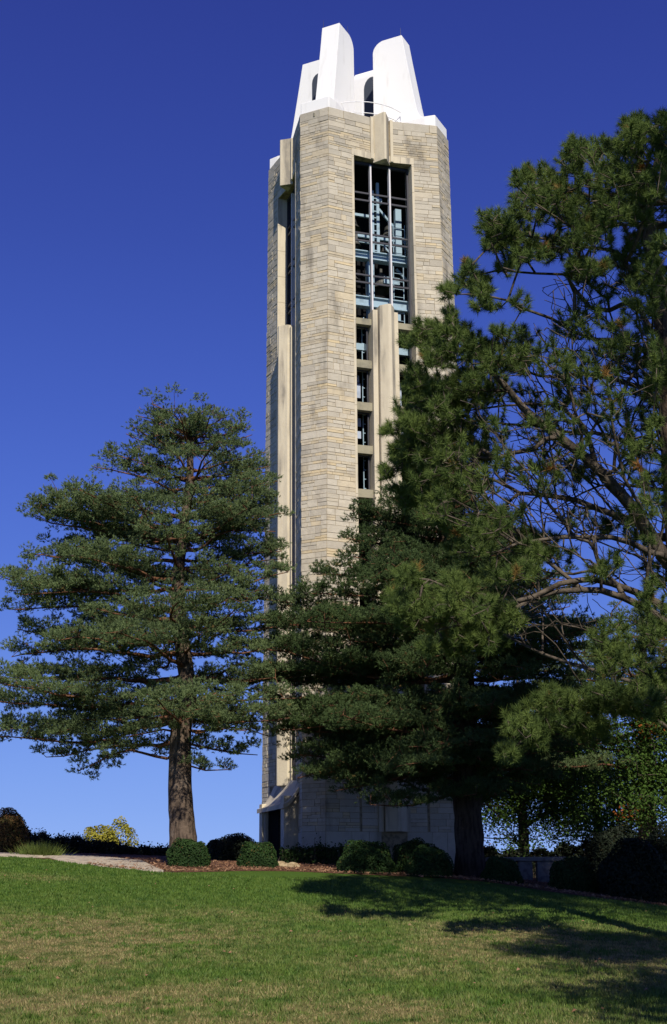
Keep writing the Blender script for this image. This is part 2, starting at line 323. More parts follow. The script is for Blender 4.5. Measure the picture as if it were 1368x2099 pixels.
def side(k, parent, door=False):
    rz = k * math.pi / 2
    made = []
    def add(o): o.rotation_euler = (0, 0, rz); made.append(o); return o
    # wall masonry, left and right halves joined as this side's wall
    P = []
    for sg in (-1, 1):
        def fn(t, z, off, sg=sg): return pface(sg * t, z, off)
        seed = 100 + k * 10 + (sg > 0)
        def ok(v): return v
        def flip(res, sg=sg):
            v, f, a, g_ = res
            return (v, [tuple(reversed(q)) for q in f], a, g_) if sg < 0 else res
        P.append(flip(stones(fn, lambda z: (.5, corner(z)), ZB, 2.1, seed, 0)))
        z0 = 4.6 if door else 2.1
        if not door:
            P.append(flip(stones(fn, lambda z: (.5, 1.27), 2.1, ZO0, seed + 5, 0)))
            P.append(flip(stones(fn, lambda z: (1.36, corner(z)), 2.1, ZO1 + .3, seed + 1, 0)))
        else:
            P[-1] = ([], [], [], [])
            P.append(flip(stones(fn, lambda z: (1.9, corner(z)), ZB, 4.0, seed, 0)))
            P.append(flip(stones(fn, lambda z: (1.36, corner(z)), 4.0, ZO1 + .3, seed + 1, 0)))
        P.append(flip(stones(fn, lambda z: (.5, corner(z)), ZO1 + .3, H, seed + 2, 0)))
    nh = len(P) // 2
    for hp in (P[:nh], P[nh:]):
        add(stone_obj('stone_wall', hp, parent))
    b = MB()
    for sg in (-1, 1):                      # backing wall behind the stones (mortar shows in the joints)
        def seg(u0, u1a, u1b, z0, z1):
            q0 = [(sg * u0, -(half_b(u0) - .002)), (sg * u1a, -(half_b(u1a) - .002)), (sg * u1a, -(half_b(u1a) - .45)), (sg * u0, -2.62)]
            q1 = [(sg * u0, -(half_b(u0) - .002)), (sg * u1b, -(half_b(u1b) - .002)), (sg * u1b, -(half_b(u1b) - .45)), (sg * u0, -2.62)]
            if sg < 0: q0.reverse(); q1.reverse()
            b.prism(q0, z0, z1, q1)
        if not door: seg(.0, corner(ZB), corner(ZO0), ZB, ZO0)
        else: seg(1.38, corner(ZB), corner(ZO0), ZB, ZO0); seg(0, 1.38, 1.38, 3.6, ZO0)
        seg(OW + .05, corner(ZO0), corner(ZO1), ZO0 + .001, ZO1); seg(0, corner(ZO1), corner(H), ZO1 + .001, H - .001)
    add(b.build('mortar_backing', M_mortar, parent))
    # jamb trims
    for sg in (-1, 1):
        m = MB(); zb = 2.1 if not door else 4.3; z = zb if False else ZO0
        a0, a1 = sorted((sg * OW, sg * (OW + TR)))
        while z < ZO1 - .05:
            z2 = min(ZO1, z + 1.2); m.box(a0, a1, -(half_b(OW) + .04), -2.45, z + .004, z2 - .004); z = z2
        add(m.build('jamb', M_cut, parent, .006))
    m = MB()
    for u0, u1 in ((-1.37, -.8), (-.79, -.01), (.01, .79), (.8, 1.37)):
        q = [(u0, -(half_b(u0) + .03)), (u1, -(half_b(u1) + .03)), (u1, -2.5), (u0, -2.5)]; m.prism(q, ZO1 + .003, ZO1 + .296)
    add(m.build('lintel', M_cut, parent, .006))
    m = MB(); m.box(-1.37, 1.37, -3.0, -2.4, ZO0 - .25, ZO0 - .003) if not door else None
    if not door: add(m.build('sill', M_cut, parent, .006))
    # upper fin
    m = MB(); m.prism([(-.37, -3.02), (-.03, -3.50), (.05, -3.50), (.37, -3.02)], ZO1 - .12, H + .12)
    f = add(m.build('upper_fin', M_cut, parent, .015)); m = MB()
    for s in (-1, 1): m = MB(); a0, a1 = sorted((s * .372, s * .5)); m.box(a0, a1, -3.14, -2.95, ZO1 + .02, H + .02); m.build('side_strip', M_cut, f, .008)
    # lower fin, a little broader towards its foot
    zf = 22.6; z0 = 2.1 if not door else 3.9
    m = MB()
    def pl(z): g_ = 1 + .25 * (zf - z) / 20; return [(-.30 * g_, -2.9), (-.30 * g_, -3.30), (-.02, -3.56), (.10, -3.56), (.34 * g_, -3.25), (.34 * g_, -2.9)]
    m.prism(pl(z0), z0, zf, pl(zf))
    f = add(m.build('lower_fin', M_cut, parent, .012)); m = MB()
    for s in (-1, 1):
        m = MB(); a0, a1 = sorted((s * .33, s * .54)); a2, a3 = sorted((s * .42, s * .62))
        m.prism([(a2, -3.16), (a3, -3.16), (a3, -2.6), (a2, -2.6)], z0, zf - .15, [(a0, -3.16), (a1, -3.16), (a1, -2.6), (a0, -2.6)])
        m.build('side_strip', M_cut, f, .01)
    # spandrel beams
    for (zt, zb_) in beamsz:
        m = MB(); m.box(-OW + .002, OW - .002, -2.98, -2.5, zb_, zt); add(m.build('spandrel_beam', M_beam, parent, .012))
    # belfry window frame
    m = MB()
    for s in (-1, 1): a0, a1 = sorted((s * 1.20, s * OW)); m.box(a0, a1, -2.80, -2.66, 22.1, ZO1)
    m.box(-1.21, 1.21, -2.795, -2.665, ZO1 - .12, ZO1 - .003)
    fr = add(m.build('window_frame', M_frame, parent))
    for u in (-.42, .42): m = MB(); m.box(u - .035, u + .035, -2.86, -2.66, 22.11, ZO1 - .13); m.build('mullion', M_mull, fr, .01)
    for z in (27.78, 27.45, 25.95, 25.62, 24.1, 23.77):
        m = MB(); m.box(-1.19, 1.19, -2.78, -2.72, z - .035, z + .035); m.build('rail', M_frame, fr)
    for (zt, _), (_, zb_) in zip(beamsz[1:], beamsz[:-1]):      # lower lights
        for s in (-1, 1):
            m = MB(); a0, a1 = sorted((s * .64, s * 1.24))
            for q in (a0, a1): m.box(q - .025, q + .025, -2.74, -2.66, zt, zb_)
            m.box(a0 + .02, a1 - .02, -2.735, -2.665, zt - .01, zt + .04); m.box(a0 + .02, a1 - .02, -2.735, -2.665, zb_ - .04, zb_ + .01)
            add(m.build('small_window_frame', M_frame, parent))
for k in range(4): side(k, tower, door=(k == 3))
for k in range(4):
    v = stones(lambda t, z, off: cpt(z, t / 1.3, off), lambda z: (.0, 1.3), ZB, H, 300 + k, 0)
    o = stone_obj('corner_masonry', [v], tower); o.rotation_euler = (0, 0, k * math.pi / 2)
    b = MB(); q = []
    for z in (ZB, H - .002):
        kk = corner(z); i = -.005
        q.append([(-half_b(kk) + .004, -kk + .003), (-kk + .003, -half_b(kk) + .004), (-kk + .3, -2.5), (-2.5, -kk + .3)])
    b.prism(q[0], ZB, H - .002, q[1]); o = b.build('corner_backing', M_mortar, tower); o.rotation_euler = (0, 0, k * math.pi / 2)
# roof deck, interior
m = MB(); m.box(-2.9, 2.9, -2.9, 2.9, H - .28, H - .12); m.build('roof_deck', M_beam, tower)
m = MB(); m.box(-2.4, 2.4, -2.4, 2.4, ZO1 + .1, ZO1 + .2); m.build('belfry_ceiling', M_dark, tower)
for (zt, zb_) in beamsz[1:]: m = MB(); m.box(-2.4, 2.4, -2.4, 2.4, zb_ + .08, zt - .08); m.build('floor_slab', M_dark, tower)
m = MB(); m.box(-.9, .9, .2, .5, 16.6, 29.1); m.box(-2.4, -.9, .2, .5, 14.8, 29.1); m.box(.9, 2.4, .2, .5, 14.8, 29.1); m.box(-.9, .9, .2, .5, 14.85, 16.5); m.box(-2.3, 2.3, .1, .4, 1, 12.9)  # dark panels put in for the shade behind the openings
m.build('dark_core_panel', M_dark, tower)
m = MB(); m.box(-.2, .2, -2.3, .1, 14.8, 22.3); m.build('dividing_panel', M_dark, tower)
# bells and steelwork inside the belfry
def steel(name, parts, parent=tower, mt=M_steel):
    m = MB()
    for p in parts:
        if p[0] == 'b': m.box(*p[1:])
        else: m.bar(*p[1:])
    return m.build(name, mt, parent)
steel('steel_beam', [('b', -2.2, 2.2, -2.35, -2.15, 22.95, 23.3), ('b', -2.2, 2.2, -2.45, -2.1, 23.3, 23.34), ('b', -2.2, 2.2, -2.45, -2.1, 22.9, 22.95)])
steel('steel_beam', [('b', -2.2, 2.2, -2.25, -2.1, 25.1, 25.38), ('b', -2.2, 2.2, -2.35, -2.0, 25.38, 25.42), ('b', -2.2, 2.2, -2.35, -2.0, 25.06, 25.1)])
steel('steel_beam', [('b', -2.2, 2.2, -1.8, -1.7, 26.3, 26.45), ('b', -2.2, 2.2, -1.8, -1.7, 26.05, 26.12)])
steel('steel_beam', [('b', -2.2, .1, -1.7, -1.6, 27.3, 27.42)])
for z in (21.0, 19.2): steel('steel_beam', [('b', -2.2, 2.2, -2.35, -2.15, z, z + .28)]) if z > 20 else None
steel('steel_post', [('b', -.12, -.02, -2.1, -2.0, 25.4, 28.35), ('b', .10, .22, -2.1, -2.0, 25.4, 28.75)] + [('b', -.02, .10, -2.08, -2.02, z, z + .04) for z in np.arange(25.6, 28.2, .3)])
steel('steel_post', [('b', 1.0, 1.26, -1.95, -1.75, 25.4, 27.75)])
steel('steel_post', [('b', -.32, -.12, -2.12, -1.95, 22.2, 25.05), ('b', -.36, -.32, -2.18, -1.9, 22.2, 25.05), ('b', -.12, -.08, -2.18, -1.9, 22.2, 25.05)])
steel('steel_brace', [('r', (.3, -1.7, 27.8), (1.1, -1.7, 26.9), .06, 4), ('r', (.5, -1.7, 26.1), (1.0, -1.9, 25.45), .05, 4), ('r', (1.0, -1.9, 25.0), (1.5, -1.9, 24.5), .06, 4)])
steel('ladder', [('r', (.72, -2.3, 22.3), (.72, -2.3, 24.9), .02, 5), ('r', (1.16, -2.3, 22.3), (1.16, -2.3, 24.9), .02, 5)] + [('r', (.72, -2.3, z), (1.16, -2.3, z), .014, 5) for z in np.arange(22.5, 24.9, .35)])
steel('ladder', [('r', (.78, -2.2, 25.4), (.78, -2.2, 26.9), .02, 5), ('r', (1.3, -2.2, 25.4), (1.3, -2.2, 26.9), .02, 5)] + [('r', (.78, -2.2, z), (1.3, -2.2, z), .014, 5) for z in np.arange(25.5, 26.9, .4)])
steel('steel_plate', [('b', .45, 1.15, -1.9, -1.85, 24.3, 24.6), ('b', .3, 1.2, -1.9, -1.8, 24.2, 24.24), ('b', .2, .42, -1.9, -1.8, 27.9, 28.15), ('b', -1.15, -1.1, -2.2, -2.1, 22.15, 22.7), ('b', -1.02, -.96, -2.2, -2.1, 22.15, 22.7), ('b', -.6, -.56, -2.2, -2.1, 22.15, 22.5), ('b', .5, 1.0, -2.3, -2.25, 22.5, 22.8)])
def bell(x, y, z, r):
    m = MB(); pr = [(.12, 0), (.35, -.05), (.5, -.2), (.56, -.6), (.68, -1.0), (.92, -1.35), (1., -1.45)]; n = 20; b = len(m.v)
    for (q, h) in pr:
        for i in range(n): m.v.append((x + q * r * math.cos(6.2832 * i / n), y + q * r * math.sin(6.2832 * i / n), z + h * r))
    for j in range(len(pr) - 1):
        for i in range(n): a = b + j * n + i; c = b + j * n + (i + 1) % n; m.f.append((a, c, c + n, a + n))
    m.f.append(tuple(b + i for i in range(n))); m.box(x - .05, x + .05, y - .05, y + .05, z, z + .25)
    return m.build('bell', M_bell, tower)
for (x, y, z, r) in [(-.95, -1.6, 24.9, .42), (.5, -1.4, 24.9, .5), (-.75, -1.9, 26.1, .2), (-.9, -1.7, 27.2, .4), (.55, -1.7, 26.0, .16), (1.0, -1.2, 27.3, .4)]: bell(x, y, z, r)
for (z0, z1, u0, u1) in [(18.95, 19.55, -1.2, -.8), (19.6, 19.9, -1.25, -.85), (17.25, 17.55, -1.2, -.8), (17.75, 18.1, -1.25, -.8), (18.7, 19.8, .35, .95), (17.1, 18.0, .35, 1.0)]:  # pale sheets, the sky's reflection in the windows put into their colour
    m = MB(); m.box(u0, u1, -2.32, -2.28, z0, z1); m.build('sky_reflection_panel', M_pane, tower)
steel('service_pipe', [('r', (-.7, -2.3, 15), (-.7, -2.3, 22), .022, 6)] + [('b', -.7, -.6, -2.32, -2.28, z, z + .03) for z in np.arange(15.2, 22, .38)])
# white pinnacles
def pinnacle(deg, w, niche):
    m = MB(); Zt = 36.2; ri = 1.05; rt = 2.45; prof = []         # profile in (radial, z)
    rr = .55
    prof += [(ri, H - .1), (ri, Zt - rr)] + [(ri + rr - rr * math.cos(t), Zt - rr + rr * math.sin(t)) for t in np.linspace(.2, math.pi / 2, 7)] + [(rt, Zt)]
    outer = [(rt, Zt), (2.62, 35.1), (2.8, 34.0), (2.98, 32.9), (3.1, 32.25), (3.22, 31.95), (3.45, 31.76), (3.75, 31.7)]
    n = 22; 
    # stations downwards: width flares at foot
    def wid(z): return w * (1.0 + .06 * (Zt - z) / 5) + (.20 * max(0, (32.2 - z) / .5) ** 2 if z < 32.2 else 0)
    zs = sorted(set([z for _, z in prof] + [z for _, z in outer] + list(np.linspace(31.7, Zt, 14))))
    pi = sorted(prof, key=lambda p: p[1]); po = sorted(outer, key=lambda p: p[1])
    V = []; Fq = []
    for z in zs:
        a = np.interp(z, [p[1] for p in pi[:-1]], [p[0] for p in pi[:-1]]); b = np.interp(z, [p[1] for p in po], [p[0] for p in po]); ww = min(wid(z), .66)
        V += [(a, -ww, z), (b, -ww, z), (b, ww, z), (a, ww, z)]
    for i in range(len(zs) - 1):
        for j in range(4): k = (j + 1) % 4; Fq.append((4 * i + j, 4 * i + k, 4 * i + 4 + k, 4 * i + 4 + j))
    Fq.append((3, 2, 1, 0)); t = 4 * (len(zs) - 1); Fq.append((t, t + 1, t + 2, t + 3))
    o = mesh_obj('pinnacle', V, Fq, M_white, tower); bv = o.modifiers.new('bevel', 'BEVEL'); bv.width = .035; bv.segments = 2; bv.limit_method = 'ANGLE'; bv.angle_limit = R_(40)
    o.rotation_euler = (0, 0, R_(deg))
    b = MB(); b.prism([(1.2, -.75), (3.55, -.75), (4.0, -.66), (4.0, .66), (3.55, .75), (1.2, .75)], H - .2, 31.695); b.build('foot', M_white, o, .03)
    for r, s in ((rt - .06, -w * .9), (ri + .5, w * .9)):
        q = MB(); q.bar((r, s, Zt - .02), (r, s, Zt + .42), .012, 5, .004); q.build('lightning_rod', M_frame, o)
    if niche:
        # dark arched sheet, set 1 cm proud, coloured as shade in the niche
        pts2 = [(0, 0), (1, 0), (1, .86)] + [(.5 + .5 * math.cos(t), .86 + .14 * math.sin(t)) for t in np.linspace(.3, math.pi - .3, 8)] + [(0, .86)]
        kind, a0, a1, z0, z1 = niche; vv = []
        for dz_ in (0, 1):
            for (p, q) in pts2:
                c = a0 + (a1 - a0) * p; z = z0 + (z1 - z0) * q
                vv.append((c, (w * 1.055 + (.01 if dz_ else -.2)), z) if kind == 'side' else (ri - (.01 if dz_ else -.2), c, z))
        nn = len(pts2); ff = [tuple(range(nn)), tuple(nn + i for i in range(nn))] + [(i, (i + 1) % nn, nn + (i + 1) % nn, nn + i) for i in range(nn)]
        mesh_obj('arched_niche_shade', vv, ff, M_niche_shade, o)
    return o
M_niche_shade = mat('niche_shade', (.045, .055, .075), .7, .3)  # dark colour stands for the shade inside the arched niches
pinnacle(-135, .42, None); pinnacle(-45, .42, None)
pinnacle(135, .42, ('side', 1.25, 1.95, 32.5, 35.5))
pinnacle(45, .60, ('end', -.68, .08, 31.6, 35.6))
# curved safety rail between the pinnacles
for k in range(4):
    m = MB(); A = np.linspace(-126, -58, 13)
    for zr in (H + .62, H + 1.15):
        for a0, a1 in zip(A[:-1], A[1:]):
            m.bar((2.45 * math.cos(R_(a0)), 2.45 * math.sin(R_(a0)), zr), (2.45 * math.cos(R_(a1)), 2.45 * math.sin(R_(a1)), zr), .022, 6)
    for a0 in A[::4]: m.bar((2.45 * math.cos(R_(a0)), 2.45 * math.sin(R_(a0)), H - .12), (2.45 * math.cos(R_(a0)), 2.45 * math.sin(R_(a0)), H + 1.15), .022, 6)
    o = m.build('safety_rail', M_rail, tower); o.rotation_euler = (0, 0, k * math.pi / 2)
# doorway with swept canopy on the left side (local frame rotated by 270 deg)
drz = 3 * math.pi / 2
def dr(o): o.rotation_euler = (0, 0, drz); return o
gzt = float(gz(-2.5, 52.5))
for sg in (-1, 1):
    m = MB(); a0, a1 = (1.42, 1.84) if sg > 0 else (-1.50, -1.12); m.box(a0, a1, -3.80, -3.1 if sg > 0 else -3.56, ZB, 3.42 if sg > 0 else 3.3)
    a0, a1 = (1.32, 1.418) if sg > 0 else (-1.118, -1.02); m.box(a0, a1, -3.7, -3.1 if sg > 0 else -3.56, ZB, 3.2); dr(m.build('door_cheek', M_cut, tower, .015))
V = []; Fq = []; nu = 13; nv = 9
for th in (0, .16):
    for j in range(nv):
        t = j / (nv - 1); b = 3.2 + .68 * t; 
        for i in range(nu):
            u = -1.55 + 3.6 * i / (nu - 1); lift = (1 - t) ** 1.9 * .85 * (1 - .2 * abs(u / 2.3) ** 2); V.append((u, -b, 3.22 + lift - th - .10 * t))
for s in range(2):
    for j in range(nv - 1):
        for i in range(nu - 1):
            a = s * nu * nv + j * nu + i; q = (a, a + 1, a + nu + 1, a + nu); Fq.append(q if s else q[::-1])
K = nu * nv
for i in range(nu - 1):
    for j in (0, nv - 1): a = j * nu + i; Fq.append((a, a + 1, K + a + 1, K + a))
for j in range(nv - 1):
    for i in (0, nu - 1): a = j * nu + i; Fq.append((a, a + nu, K + a + nu, K + a))
dr(mesh_obj('door_canopy', V, Fq, M_cut, tower, smooth=False))
m = MB(); m.box(-1.5, -1.2, -3.555, -3.1, ZB, 3.2); dr(m.build('dark_recess_panel', M_frame, tower)); m = MB(); m.box(-1.6, 1.6, -2.7, -2.6, ZB, 3.6); d = dr(m.build('door', M_dark, tower)); m = MB()  # dark boxes put in for the shade of the door recess
for u in (-1.2, -.6, 0, .6, 1.2): m.box(u - .03, u + .03, -2.76, -2.70, ZB, 3.55)
m.build('door_bar', M_frame, d)

# ------------------------------------------------------------------ foliage tools
def tufts(P, D, nn, ln, wd, spread, r, dead=0.0, tone_bias=0.):
    """P (n,3) shoot bases, D (n,3) shoot directions -> triangles of needles."""
    n = len(P); D = D / (np.linalg.norm(D, axis=1, keepdims=True) + 1e-9)
    Pn = np.repeat(P, nn, 0); Dn = np.repeat(D, nn, 0); N_ = len(Pn)
    rd = r.normal(0, 1, (N_, 3)); d = Dn * r.uniform(.25, 1.25, (N_, 1)) + spread * rd / np.linalg.norm(rd, axis=1, keepdims=True)
    d /= np.linalg.norm(d, axis=1, keepdims=True)
    along = r.random((N_, 1)) ** .8 * ln * 1.1; base = Pn + Dn * along - Dn * ln * .3
    L = ln * r.uniform(.7, 1.15, (N_, 1)); side_ = np.cross(d, r.normal(0, 1, (N_, 3))); side_ /= np.linalg.norm(side_, axis=1, keepdims=True)
    V = np.stack([base - side_ * wd / 2, base + side_ * wd / 2, base + d * L], 1).reshape(-1, 3)
    tn = np.clip(np.repeat(r.random(n), nn) * .7 + r.random(N_) * .3 + tone_bias, 0, 1); dd_ = np.repeat((r.random(n) < dead) * r.uniform(.5, 1, n), nn)
    return V, np.repeat(tn, 3), np.repeat(dd_, 3)
def skeleton_mesh(segs, ns=5):
    """segs: arrays a(n,3) b(n,3) ra rb -> tube verts/faces (vectorised)."""
    a, b, ra, rb = segs; d = b - a; d /= np.linalg.norm(d, axis=1, keepdims=True) + 1e-9
    h = np.where(np.abs(d[:, 2:3]) < .9, np.array([[0, 0, 1.]]), np.array([[1., 0, 0]])); p = np.cross(d, h); p /= np.linalg.norm(p, axis=1, keepdims=True); q = np.cross(d, p)
    t = np.arange(ns) * 2 * math.pi / ns; c = np.cos(t)[None, :, None]; s = np.sin(t)[None, :, None]
    ring = p[:, None] * c + q[:, None] * s
    A = a[:, None] + ring * ra[:, None, None]; B = b[:, None] + ring * rb[:, None, None]
    n = len(a); V = np.concatenate([A, B], 1).reshape(-1, 3); base = (np.arange(n) * 2 * ns)[:, None]; i = np.arange(ns)[None]; j = (i + 1) % ns
    Fq = np.stack([base + i, base + j, base + ns + j, base + ns + i], 2).reshape(-1, 4)
    return V, Fq
def chain_tube(P, Rr, ns=16, flare=.28, lump=.04, seed=1):
    P = np.array(P); Rr = np.array(Rr, float); n = len(P); T_ = np.gradient(P, axis=0); T_ /= np.linalg.norm(T_, axis=1, keepdims=True)
    X = np.tile([1., 0, 0], (n, 1)); X -= T_ * np.sum(X * T_, 1, keepdims=True); X /= np.linalg.norm(X, axis=1, keepdims=True); Y = np.cross(T_, X)
    d = np.concatenate([[0], np.cumsum(np.linalg.norm(np.diff(P, axis=0), axis=1))]); t = np.arange(ns) * 2 * math.pi / ns
    R2 = Rr[:, None] * (1 + flare * np.exp(-np.maximum(0, d - .25) / .3)[:, None] * (1 + .3 * np.sin(t * 5 + seed)[None]) + lump * np.sin(t[None] * 3 + d[:, None] * 1.1 + seed) + lump * .7 * np.sin(t[None] * 7 - d[:, None] * 3.1) + lump * .5 * np.sin(d[:, None] * 5 + t[None] * 2))
    V = P[:, None] + X[:, None] * (np.cos(t)[None] * R2)[..., None] + Y[:, None] * (np.sin(t)[None] * R2)[..., None]
    i, j = np.meshgrid(np.arange(ns), np.arange(n - 1)); k = (i + 1) % ns
    return V.reshape(-1, 3), np.stack([j * ns + i, j * ns + k, (j + 1) * ns + k, (j + 1) * ns + i], -1).reshape(-1, 4)
class Tree:
    def __init__(s, seed): s.P = []; s.par = []; s.rad = []; s.r = np.random.default_rng(seed)
    def node(s, p, par, rad=None): s.P.append(np.asarray(p, float)); s.par.append(par); s.rad.append(rad); return len(s.P) - 1
    def line(s, pts, par, r0, r1, step=.4, wob=.0):
        pts = [np.asarray(p, float) for p in pts]
        # catmull resample
        L = sum(np.linalg.norm(b - a) for a, b in zip(pts[:-1], pts[1:])); n = max(2, int(L / step)); ids = []
        T = np.linspace(0, len(pts) - 1, n + 1); start = 0 if par is None else 1
        if par is not None: ids.append(par)
        for t in T[start:]:
            i = min(int(t), len(pts) - 2); f = t - i; p0 = pts[max(i - 1, 0)]; p1 = pts[i]; p2 = pts[i + 1]; p3 = pts[min(i + 2, len(pts) - 1)]
            p = .5 * ((2 * p1) + (-p0 + p2) * f + (2 * p0 - 5 * p1 + 4 * p2 - p3) * f * f + (-p0 + 3 * p1 - 3 * p2 + p3) * f ** 3)
            if wob: p = p + s.r.normal(0, wob, 3)
            k = t / (len(pts) - 1); par = s.node(p, par, r0 * (1 - k) + r1 * k); ids.append(par)
        return ids
    def nearest(s, p, skip=0):
        A = np.array(s.P[skip:]); d = np.linalg.norm((A - p) * np.array([1, 1, 1.25]), axis=1); i = int(np.argmin(d)); return i + skip, d[i]
    def grow(s, targets, wob=.05, step=.35, r=.008, skip=0, sag=.0, root_pull=.15):
        """connect each target to the growing skeleton"""
        A = np.array(s.P[skip:]); out = []
        T = np.asarray(targets); d0 = np.array([np.min(np.linalg.norm(A - t, axis=1)) for t in T]); order = np.argsort(d0)
        buf = np.zeros((len(s.P) + len(T) * 14 + 10, 3)); cnt = len(s.P); buf[:cnt] = np.array(s.P); dist = np.zeros(len(buf)); 
        for i in range(cnt): dist[i] = 0 if s.par[i] is None else dist[s.par[i]] + np.linalg.norm(buf[i] - buf[s.par[i]])
        for oi in order:
            t = T[oi]; dd_ = np.linalg.norm(buf[skip:cnt] - t, axis=1) + root_pull * dist[skip:cnt]; i = int(np.argmin(dd_)) + skip
            a = buf[i].copy(); L = np.linalg.norm(t - a); n = min(max(1, int(L / step)), 12); par = i
            off = s.r.normal(0, 1, 3) * L * .12; off[2] -= sag * L
            for k in range(1, n + 1):
                f = k / n; p = a * (1 - f) + t * f + off * math.sin(math.pi * f) + (s.r.normal(0, wob, 3) * (f < 1))
                par = s.node(p, par, None); buf[cnt] = p; dist[cnt] = dist[s.par[par]] + np.linalg.norm(p - buf[s.par[par]]); cnt += 1
            out.append((oi, par))
        return dict(out)
    def mesh(s, tip=.006, ex=.45, ns=5, maxr=.2, filt=None):
        n = len(s.P); P = np.array(s.P); c = np.zeros(n); ch = np.zeros(n)
        for i in range(n):
            if s.par[i] is not None: ch[s.par[i]] += 1
        for i in range(n - 1, -1, -1):
            if ch[i] == 0: c[i] += 1
            if s.par[i] is not None: c[s.par[i]] += c[i]
        R = np.array([s.rad[i] if s.rad[i] is not None else min(maxr, tip * c[i] ** ex) for i in range(n)])
        ed = [(s.par[i], i) for i in range(n) if s.par[i] is not None and (filt is None or filt(i))]
        a = np.array([e[0] for e in ed]); b = np.array([e[1] for e in ed]); ra = np.minimum(R[a], np.where([s.rad[i] is None for i in b], R[b] * 1.5, R[a]))
        return skeleton_mesh((P[a], P[b], ra, R[b]), ns)
def leaf_cloud(P, N_, size, r, asp=.55):
    n = len(P); N_ = N_ + r.normal(0, .6, (n, 3)); N_ /= np.linalg.norm(N_, axis=1, keepdims=True); t = np.cross(N_, r.normal(0, 1, (n, 3))); t /= np.linalg.norm(t, axis=1, keepdims=True); b = np.cross(N_, t)
    s = (size * r.uniform(.6, 1.3, n))[:, None]
    V = np.stack([P - t * s, P - b * s * asp + t * s * .1, P + t * s, P + b * s * asp + t * s * .1], 1).reshape(-1, 3)
    return V, np.arange(4 * n).reshape(-1, 4), np.repeat(np.clip(r.normal(.4, .3, n), 0, 1), 4), n

